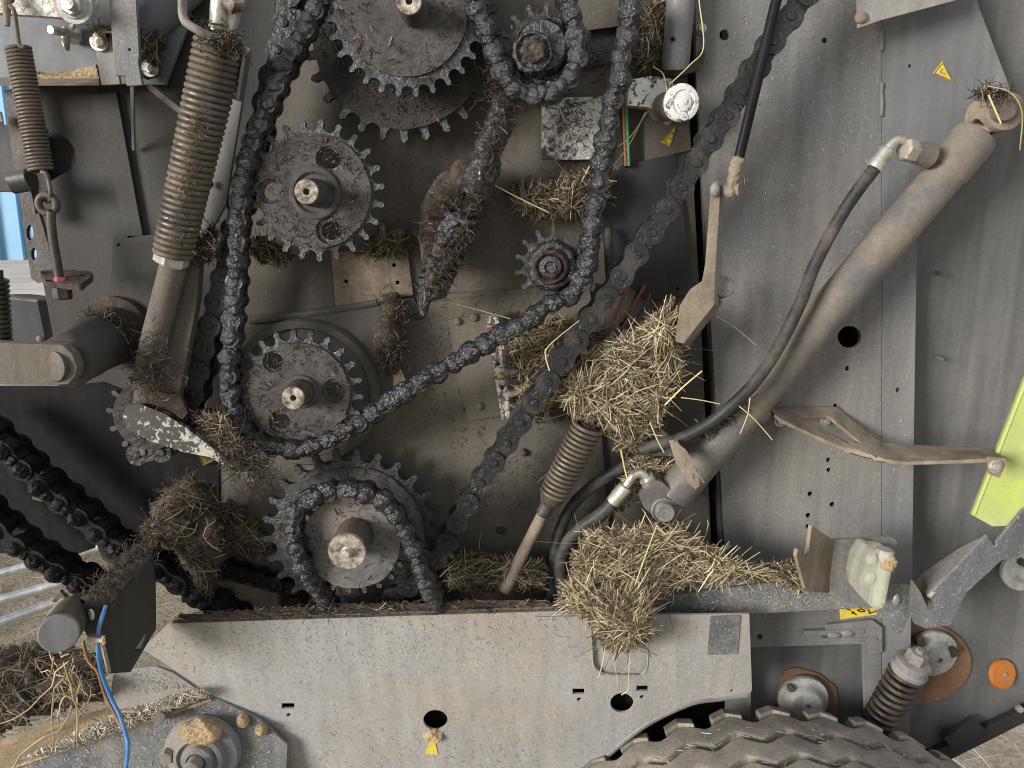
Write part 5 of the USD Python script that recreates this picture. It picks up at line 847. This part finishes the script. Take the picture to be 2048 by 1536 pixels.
gt.add('bright_bit', blob(P(960, 350, -0.072), (0.002, 0.002, 0.006), sub=2), M['bright'])
hb = T('wire_bundle', 'bundle of cut pale wires wrapped in brown fibre above the long greasy chain', 'wire bundle')
hb.add('sleeve', lump(tube(spline([P(782, 590, -0.012), P(785, 630, -0.022), P(780, 680, -0.026), P(790, 745, -0.026)], 10), [0.008] * 6 + [0.010] * 8 + [0.013] * 10 + [0.0095] * 7, 18).subdivide_to_size(0.005), 0.004, 110, 6), M['brown'], smooth=True)
for k, (u, v) in enumerate(((790, 785), (797, 778), (806, 772), (812, 778), (816, 770))): hb.add('cut_wire', tube(spline([P(788 + k * 2, 735, -0.03), P(790 + k * 4, 758, -0.032), P(u, v, -0.030)], 6), 0.0021, 8), M['wire_pale'], smooth=True)
s2 = T('rod_spring', 'coil spring on a thin rod hanging from the straw heap', 'spring')
A, B = P(1178, 850, -0.07), P(1106, 990, -0.062)
s2.add('coil_spring', coil(A, B, 0.0150, 0.0024, 16, 10, 20, R1=0.0135), M['spring'], smooth=True); s2.add('inner_rod', rod(A, P(1085, 1030, -0.06), 0.008), M['mid'])
s2.add('collar', lump(lathe(B, B - A, [(0.0125, -0.006), (0.0135, 0), (0.0125, 0.006), (0.009, 0.012)], 22), 0.001, 150, 2), M['brown']); s2.add('rod', lump(tube([P(1098, 1003, -0.06), P(1056, 1085, -0.055), P(1010, 1180, -0.05)], [0.0065, 0.006, 0.0075], 14), 0.0008, 120, 3), M['tan'], smooth=True)

# ================================================================ straw, fibre and chaff
def inside(poly, n, rng, xy=False):
    g = Polygon(poly); b = g.bounds; out = np.zeros((0, 2))
    while len(out) < n:
        q = rng.uniform([b[0], b[1]], [b[2], b[3]], (n * 2, 2)); out = np.vstack([out, q[shapely.contains_xy(g, q[:, 0], q[:, 1])]])
    return out[:n], g
def heap(name, label, poly, y, height, n, Lr, seed, mat='straw', base='brown', ang=None, spread=1.2, out=0.10, W=(0.0008, 0.0017), edge=26, holes=0, cat='straw', fib=0):
    rng = np.random.default_rng(seed); t = T(name, label, cat, kind='stuff'); g = Polygon(poly).buffer(0)
    if edge > 20:                                      # ragged outline
        bp_ = np.array(g.exterior.segmentize(9).coords)[:-1]; w_ = np.stack([meshkit.fbm(np.c_[bp_ / 16, np.full(len(bp_), seed + k_)], 3, seed + k_) - 0.5 for k_ in (0, 50)], 1); g = Polygon(bp_ + 30 * w_).buffer(0); g = max(getattr(g, 'geoms', [g]), key=lambda k_: k_.area); poly = list(g.exterior.coords)
    b = g.bounds
    def hgt(u, v):
        d = shapely.distance(g.boundary, shapely.points(u, v)); k = np.clip(d / edge, 0, 1); k = np.sqrt(k * (2 - k)); q = np.stack([u / 60, v / 60, np.full(len(u), seed)], 1)
        return height * k * (0.55 + 0.9 * (meshkit.fbm(q, 4, seed) - 0.25))
    yf = y if callable(y) else (lambda u, v: y)
    st = 7.0; xs, ys = np.arange(b[0] - st, b[2] + 2 * st, st), np.arange(b[1] - st, b[3] + 2 * st, st); X, Y = np.meshgrid(xs, ys); u, v = X.ravel(), Y.ravel(); ins = shapely.contains_xy(g.buffer(2), u, v)
    h = np.where(ins, hgt(u, v), 0); pts = np.array([P(a, c_, yf(a, c_) - k) for a, c_, k in zip(u, v, h)]); nx = len(xs)
    i, j = np.meshgrid(np.arange(len(ys) - 1), np.arange(nx - 1), indexing='ij'); a = (i * nx + j).ravel(); ok = ins[a] & ins[a + 1] & ins[a + nx] & ins[a + nx + 1]; a = a[ok]
    t.add('packed_core', TM(pts, np.vstack([np.stack([a, a + nx + 1, a + 1], 1), np.stack([a, a + nx, a + nx + 1], 1)])), M[base], smooth=True)
    gi = g.buffer(-min(9, edge * 0.35) if edge > 20 else 0); gi = max(getattr(gi, 'geoms', [gi]), key=lambda k_: k_.area) if not gi.is_empty else g
    q, _ = inside(list(gi.exterior.coords), n, rng); hh = hgt(q[:, 0], q[:, 1]) + rng.uniform(-0.002, 0.007, n)
    C = np.array([P(a_, b_, yf(a_, b_) - k) for (a_, b_), k in zip(q, hh)])
    th = rng.uniform(0, np.pi, n) if ang is None else np.radians(ang) + rng.normal(0, spread, n)
    L = rng.uniform(*Lr, n) * np.where(rng.random(n) < 0.08, 1.8, 1.0); dist = shapely.distance(g.boundary, shapely.points(q)); L = np.where((dist < 26) & (rng.random(n) > 0.1), L * (0.6 + 0.4 * dist / 26), L)
    # stalks lie matted inside the heap: turn, then shorten, those that would stick out; a few stay loose
    gb = g.buffer(5); loose = rng.random(n) < 0.14; pm = px(q[:, 0].mean(), q[:, 1].mean(), -0.05)
    for trial in range(7):
        e_ = 0.5 * L[:, None] / pm * np.stack([np.cos(th), -np.sin(th)], 1); a1, a2 = q + e_, q - e_
        bad = ~(shapely.contains_xy(gb, a1[:, 0], a1[:, 1]) & shapely.contains_xy(gb, a2[:, 0], a2[:, 1])) & ~loose
        th = np.where(bad, th + rng.normal(0, 0.9, n), th); L = np.where(bad & (trial > 1), L * 0.72, L)
    D = np.stack([np.cos(th), rng.normal(0, out, n), np.sin(th)], 1); D /= np.linalg.norm(D, axis=1, keepdims=True)
    t.add('stalks', straws(C, D, L, rng.uniform(*W, n), rng.normal(0, 0.15, n), rng), M[mat])
    if fib:
        q, _ = inside(poly, fib, rng); C = np.array([P(a_, b_, yf(a_, b_) - k) for (a_, b_), k in zip(q, hgt(q[:, 0], q[:, 1]) + 0.002)]); D = rng.normal(size=(fib, 3)) * [1, 0.22, 1]; D /= np.linalg.norm(D, axis=1, keepdims=True)
        t.add('fibres', fibres(C, D, rng.uniform(0.005, 0.018, fib), rng.uniform(0.0005, 0.0012, fib), 0.5, rng), M['hair'])
    return t
heap('straw_heap', 'big pale straw heap packed under the tan strut lever', [(1338, 592), (1362, 625), (1366, 690), (1362, 760), (1340, 800), (1322, 850), (1290, 880), (1262, 905), (1245, 918), (1228, 880), (1205, 850), (1160, 838), (1118, 812), (1122, 770), (1150, 720), (1185, 690), (1230, 668), (1285, 660), (1310, 620)], -0.03, 0.045, 3200, (0.016, 0.062), 21, fib=250)
heap('straw_heap', 'straw heap spilling over the top of the pale cover in front of the cylinder pin', [(1160, 1080), (1200, 1050), (1290, 1058), (1340, 1050), (1390, 1075), (1430, 1100), (1470, 1125), (1560, 1130), (1605, 1160), (1560, 1165), (1440, 1160), (1340, 1180), (1302, 1200), (1302, 1285), (1285, 1300), (1200, 1296), (1182, 1250), (1140, 1225), (1120, 1205), (1135, 1160), (1150, 1130)], lambda u, v: -0.055 - 0.03 * np.clip((v - 1150) / 100, 0, 1), 0.034, 4600, (0.016, 0.066), 22, ang=40, spread=0.9, fib=200)
heap('straw_clump', 'yellowish straw clump between the marked rail and the straight chain', [(1015, 690), (1040, 650), (1100, 632), (1160, 640), (1210, 660), (1190, 700), (1150, 740), (1120, 800), (1090, 850), (1040, 840), (1025, 760)], -0.008, 0.03, 950, (0.02, 0.055), 23, base='void', out=0.3, mat='straw')
heap('straw_clump', 'small tan straw clump above the curved silver hose elbow', [(1250, 925), (1300, 908), (1345, 915), (1358, 940), (1335, 965), (1300, 985), (1270, 1012), (1225, 1030), (1190, 1050), (1205, 1010), (1250, 960)], -0.035, 0.02, 1000, (0.010, 0.03), 24, fib=60)
heap('straw_clump', 'dull straw clump behind the middle of the greasy chain above the small idler', [(1000, 385), (1090, 360), (1170, 340), (1225, 335), (1230, 390), (1200, 430), (1150, 440), (1080, 440), (1040, 420)], -0.01, 0.03, 900, (0.010, 0.034), 25, mat='straw_dull', fib=700)
heap('straw_clump', 'dark grassy tuft beside the vertical pipe at the top', [(1282, 10), (1330, 0), (1335, 60), (1322, 130), (1300, 150), (1270, 130), (1285, 70)], -0.01, 0.025, 260, (0.015, 0.04), 26, mat='straw_dull', fib=500, ang=75, spread=0.7)
heap('straw_clump', 'straw wisps hanging under the upper dusty sprocket', [(508, 470), (560, 480), (600, 520), (560, 530), (525, 525), (500, 500)], -0.02, 0.018, 200, (0.012, 0.05), 27, mat='straw_dull', ang=70, spread=0.6)
heap('straw_clump', 'dull fibre bank on the plate right of the upper dusty sprocket', [(670, 510), (720, 490), (760, 455), (800, 455), (822, 480), (820, 505), (740, 515)], -0.008, 0.014, 200, (0.01, 0.03), 28, mat='straw_dull', base='tan', fib=260)
heap('straw_clump', 'dark straw packed beside the lowest sprocket under the straight chain', [(885, 1100), (930, 1092), (980, 1110), (1030, 1115), (1095, 1118), (1100, 1185), (1010, 1185), (930, 1190), (890, 1180), (878, 1140)], -0.03, 0.025, 700, (0.014, 0.045), 29, mat='straw_dull', fib=200, ang=10, spread=0.8)
heap('straw_clump', 'dark straw tangle in the shade beside the wide lower sprocket', [(400, 1010), (470, 1000), (530, 1060), (560, 1100), (540, 1120), (470, 1110), (420, 1080)], -0.01, 0.02, 130, (0.02, 0.05), 30, mat='straw_dull', fib=160, base='side')
heap('straw_clump', 'brown fibre and straw mat over the white flaking arm', [(392, 836), (425, 822), (455, 818), (470, 850), (490, 900), (520, 930), (480, 940), (440, 905), (415, 868)], -0.085, 0.02, 300, (0.012, 0.035), 31, mat='straw_dull', fib=900)
heap('straw_clump', 'thick dark root tangle behind the caked arm', [(330, 975), (380, 950), (420, 960), (450, 1050), (440, 1150), (430, 1200), (390, 1190), (350, 1110), (310, 1090), (280, 1060), (300, 1010)], -0.04, 0.035, 70, (0.02, 0.05), 32, mat='straw_dull', fib=1100)
heap('straw_clump', 'coarse hay lying on the earth side below the round plug', [(-40, 1300), (60, 1285), (140, 1290), (200, 1300), (212, 1340), (214, 1400), (160, 1410), (60, 1440), (-40, 1500)], lambda u, v: 0.03 - 0.06 * np.clip((v - 1290) / 200, 0, 1), 0.05, 260, (0.015, 0.05), 33, mat='straw_dull', base='brown', out=0.3, fib=700)
heap('straw_clump', 'dirt and straw crust along the top edge of the pale cover', [(350, 1228), (600, 1212), (830, 1203), (1100, 1200), (1120, 1212), (900, 1220), (620, 1232), (360, 1243)], -0.085, 0.008, 520, (0.006, 0.025), 34, mat='chaff_dark', ang=5, spread=0.7, edge=8)
heap('straw_clump', 'small straw nest at the notch of the corner bracket', [(1545, 1130), (1590, 1125), (1615, 1160), (1640, 1185), (1600, 1180), (1540, 1160)], -0.065, 0.02, 260, (0.012, 0.035), 35, ang=-25, spread=0.6)
heap('straw_clump', 'short dry stems wedged over the end of the cylinder rod', [(1945, 185), (1975, 170), (2015, 178), (2025, 195), (1990, 195), (1955, 205)], -0.085, 0.01, 60, (0.006, 0.018), 36, mat='straw_dull', fib=120)
heap('chaff_bank', 'tan chaff bank on the ledge of the lower left panel', [(40, 1520), (140, 1470), (230, 1430), (330, 1395), (395, 1378), (420, 1392), (330, 1424), (230, 1466), (100, 1508)], lambda u, v: -0.075, 0.012, 1500, (0.004, 0.014), 37, mat='chaff', base='sawdust', W=(0.001, 0.002), edge=12, cat='chaff')
heap('straw_clump', 'fibrous dirt on top of the pivot tube of the flat arm', [(150, 650), (185, 625), (230, 622), (255, 650), (250, 690), (215, 660), (180, 650)], -0.05, 0.012, 40, (0.012, 0.04), 38, mat='straw_dull', fib=260, base='brown')
heap('straw_clump', 'brown fibre tuft around the top of the big spring', [(385, 45), (430, 55), (480, 75), (500, 110), (470, 100), (420, 85), (390, 62)], -0.125, 0.012, 20, (0.006, 0.012), 39, mat='straw_dull', fib=130)
heap('straw_clump', 'dry tuft under the loose bolt left of the stepped bracket', [(186, 60), (205, 48), (224, 55), (222, 78), (205, 74), (190, 82)], -0.05, 0.008, 70, (0.006, 0.018), 40, mat='straw_dull', fib=60)
heap('straw_clump', 'dry tuft right of the stepped bracket', [(280, 70), (305, 62), (318, 95), (310, 130), (290, 135), (280, 110)], -0.03, 0.012, 60, (0.006, 0.02), 41, mat='straw_dull', fib=200)
heap('straw_clump', 'fibrous dirt in the lower end of the big spring channel', [(392, 480), (430, 440), (440, 470), (420, 520), (395, 520)], -0.08, 0.01, 40, (0.006, 0.02), 42, mat='straw_dull', fib=260)
heap('straw_clump', 'dusty crust inside the upper hose bend over the cylinder', [(1400, 850), (1450, 820), (1500, 790), (1490, 820), (1440, 860), (1390, 880)], -0.07, 0.012, 90, (0.008, 0.025), 43, mat='straw_dull', fib=120)
# loose hair: greasy tensioner, sprocket teeth, spring
def hairs(label, segs, n, seed, L=(0.006, 0.020), w=(0.0005, 0.0011), mat='hair', curl=0.45, wid=12, down=0.0):
    rng = np.random.default_rng(seed); C = []
    for _ in range(n):
        (u0, v0, y0_), (u1, v1, y1_) = segs[rng.integers(len(segs))]; f = rng.random(); C.append(P(u0 + (u1 - u0) * f + rng.normal(0, wid), v0 + (v1 - v0) * f + rng.normal(0, wid), y0_ + (y1_ - y0_) * f - rng.uniform(0, 0.014)))
    D = rng.normal(size=(n, 3)) * [1, 0.3, 1]; D[:, 2] -= down; D /= np.linalg.norm(D, axis=1, keepdims=True)
    solo('plant_fibre', fibres(np.array(C), D, rng.uniform(*L, n), rng.uniform(*w, n), curl, rng), M[mat], label, 'plant fibre', kind='stuff', smooth=True)
hairs('matted brown hair hanging on the grease-caked tensioner', [((1010, 190, -0.07), (960, 360, -0.066)), ((960, 360, -0.066), (870, 580, -0.055)), ((900, 380, -0.055), (860, 480, -0.055)), ((925, 440, -0.082), (862, 580, -0.07))], 1400, 50, down=0.5)
hairs('brown hair wound round the bundle of cut wires', [((785, 600, -0.03), (778, 690, -0.036)), ((778, 690, -0.036), (786, 725, -0.036))], 360, 51, wid=12, down=0.3)
hairs('brown fuzz caught between the coils of the big spring', [((400, 230, -0.125), (355, 490, -0.115)), ((420, 90, -0.13), (470, 90, -0.125))], 520, 52, L=(0.003, 0.008), wid=13)
hairs('dark hair strands between the idler and the white plaque', [((1110, 200, -0.05), (1160, 260, -0.03)), ((1180, 100, -0.03), (1230, 150, -0.03))], 260, 53, wid=20, down=0.6)
hairs('pale roots hanging below the round plug', [((110, 1300, -0.09), (165, 1420, -0.09)), ((140, 1290, -0.09), (150, 1380, -0.09))], 30, 54, L=(0.03, 0.09), w=(0.0012, 0.0026), mat='hair_pale', curl=0.4, down=1.0)
hairs('brown hair on top of the caked arm', [((180, 1195, -0.155), (300, 1075, -0.085))], 420, 55, L=(0.004, 0.012), wid=11)
hairs('fuzz on the foot of the big strut', [((305, 690, -0.1), (312, 780, -0.1))], 420, 56, L=(0.004, 0.012), wid=22)
hairs('wisps below the idler sprocket beside the big sprockets', [((985, 140, -0.06), (1010, 200, -0.06))], 220, 57, wid=14, down=0.5)
hairs('grimy hair round the end bolt of the white arm', [((470, 900, -0.1), (520, 950, -0.1))], 300, 58, L=(0.01, 0.035), wid=18, down=0.6)
# single long stalks
ST = [('stalk curving off the white knob towards the pipe', [(1398, 0, -0.05), (1407, 94, -0.055), (1380, 130, -0.06), (1338, 170, -0.06)], 1.0), ('stalk bent beside the white knob', [(1306, 133, -0.05), (1326, 148, -0.055), (1333, 178, -0.06), (1336, 198, -0.065)], .8),
      ('twin yellow stalk below the knob, the longer one', [(1294, 224, -0.04), (1262, 272, -0.05), (1228, 298, -0.06), (1232, 290, -0.06)], .9), ('twin yellow stalk below the knob, the thinner one', [(1290, 226, -0.045), (1258, 290, -0.055), (1220, 340, -0.065)], .9),
      ('yellow stalk left of the greasy chain', [(1198, 282, -0.06), (1180, 330, -0.05), (1162, 365, -0.04)], 1.0), ('greenish stalk lying on the dull clump', [(988, 370, -0.05), (1030, 392, -0.05), (1098, 425, -0.05)], 1.1),
      ('long stalk reaching right from the big heap onto the cylinder', [(1362, 795, -0.08), (1400, 800, -0.085), (1440, 808, -0.09)], .9), ('stalk pair crossing on the cylinder', [(1478, 812, -0.11), (1510, 840, -0.115), (1545, 880, -0.115)], .6), ('short upright stalk on the cylinder', [(1500, 795, -0.11), (1495, 830, -0.112), (1480, 868, -0.11)], .6),
      ('thin stalk right of the strut lever', [(1432, 632, -0.04), (1470, 655, -0.035), (1512, 690, -0.03)], .6), ('thick yellow stalk leaning up out of the big heap', [(1330, 810, -0.095), (1365, 775, -0.1), (1404, 742, -0.1)], 1.2), ('yellow stalk hanging from the bottom of the big heap', [(1242, 900, -0.08), (1250, 940, -0.08), (1258, 968, -0.085)], 1.6),
      ('thin stalk standing by the spring', [(1150, 900, -0.03), (1080, 960, -0.03), (1076, 965, -0.03)], .5), ('flat blade looped over the straight chain', [(1160, 640, -0.075), (1100, 690, -0.085), (1092, 715, -0.085), (1112, 775, -0.085)], 1.2), ('short yellow stalk at the corner of the beam', [(1410, 1075, -0.06), (1416, 1050, -0.06), (1415, 1040, -0.06)], 1.0),
      ('long yellow stalk lying along the top of the beam', [(1340, 1155, -0.07), (1440, 1140, -0.075), (1560, 1152, -0.07)], 1.1), ('long stalk rising from the lower heap past the pin', [(1270, 1170, -0.11), (1295, 1100, -0.11), (1313, 1052, -0.11)], .9), ('stalk hanging over the pale cover, curved to its round hole', [(1260, 1290, -0.1), (1258, 1340, -0.09), (1256, 1378, -0.085), (1243, 1390, -0.082)], .6),
      ('straight thin stalk hanging over the pale cover', [(1225, 1300, -0.1), (1232, 1345, -0.092), (1236, 1372, -0.085)], .6), ('stalk hanging slanting over the pale cover', [(1212, 1290, -0.1), (1204, 1330, -0.09), (1197, 1356, -0.085)], .8), ('bent stalk over the rod eye', [(1975, 172, -0.1), (2020, 185, -0.1), (2044, 225, -0.09), (2040, 300, -0.05)], .7),
      ('short thick stem across the rod eye pin', [(1977, 190, -0.1), (1990, 220, -0.1), (2002, 247, -0.1)], 1.2), ('long stalk across the top of the black spring end', [(874, 598, -0.04), (950, 618, -0.03), (1030, 640, -0.03)], .6), ('crooked pale root on the white arm', [(430, 838, -0.1), (452, 850, -0.1), (468, 885, -0.1), (474, 910, -0.1)], .9),
      ('long thin stalk on the hay below the plug', [(30, 1410, 0), (45, 1438, -0.02), (80, 1440, -0.03)], .9), ('yellow twig leaning on the bracket web', [(1300, 845, -0.1), (1315, 880, -0.1), (1328, 905, -0.1)], 1.3)]
for lbl, pts, w in ST:
    solo('straw_stalk', tube(spline([P(*q) for q in pts], 8), 0.0008 * w + 0.0002, 6, flat=0.6), M['straw_gold'], lbl, 'straw stalk', smooth=True)
# chaff flecks lying on plates
def flecks(label, poly, y, n, seed, L=(0.0015, 0.0055), w=(0.0004, 0.0009), mat='chaff', holes=()):
    rng = np.random.default_rng(seed); q, _ = inside(poly, n, rng); yf = y if callable(y) else (lambda u, v: y)
    for h in holes: q = q[~shapely.contains_xy(Polygon(h).buffer(3), q[:, 0], q[:, 1])]
    n = len(q); C = np.array([P(u, v, yf(u, v) - 0.0006) for u, v in q]); a = rng.uniform(0, np.pi, n); D = np.stack([np.cos(a), rng.normal(0, 0.06, n), np.sin(a)], 1)
    solo('chaff', straws(C, D, rng.uniform(*L, n) * np.where(rng.random(n) < .06, 2, 1), rng.uniform(*w, n), rng.normal(0, 0.12, n), rng, 2, 3), M[mat], label, 'chaff', kind='stuff')
flecks('fine pale chaff sticking to the big galvanised cover', [(300, 1298), (350, 1245), (1180, 1220), (1190, 1340), (1300, 1340), (1306, 1240), (1410, 1235), (1410, 1310), (1490, 1310), (1495, 1380), (1380, 1398), (1230, 1480), (1165, 1570), (570, 1570), (565, 1470)], yl, 3600, 60, holes=holes)
flecks('scattered pale chaff on the grey side plate', [(1450, 20), (1750, 20), (1760, 470), (1825, 480), (1815, 1080), (1460, 1080), (1400, 250)], yr, 900, 61, L=(0.0012, 0.0045), holes=Hx)
flecks('brown crumbs stuck on the brown side plate', [(500, 240), (700, 280), (960, 300), (1200, 560), (1210, 1180), (900, 1180), (890, 900), (740, 620), (520, 600)], -0.0072, 1500, 62, L=(0.002, 0.006), mat='chaff_dark')
flecks('pale chaff on the beam face', [(1310, 1200), (1540, 1155), (1700, 1190), (1690, 1212), (1310, 1228)], yb, 420, 63, L=(0.002, 0.005))
flecks('chaff dust on the small grey panel at the lower left', [(240, 1345), (320, 1338), (380, 1375), (300, 1385), (230, 1390)], -0.02, 160, 64)
flecks('chaff sprinkled on the panel round the bottom left bearing', [(80, 1530), (330, 1430), (420, 1400), (550, 1490), (550, 1560), (80, 1560)], yq + 0.03, 500, 65)
finish()
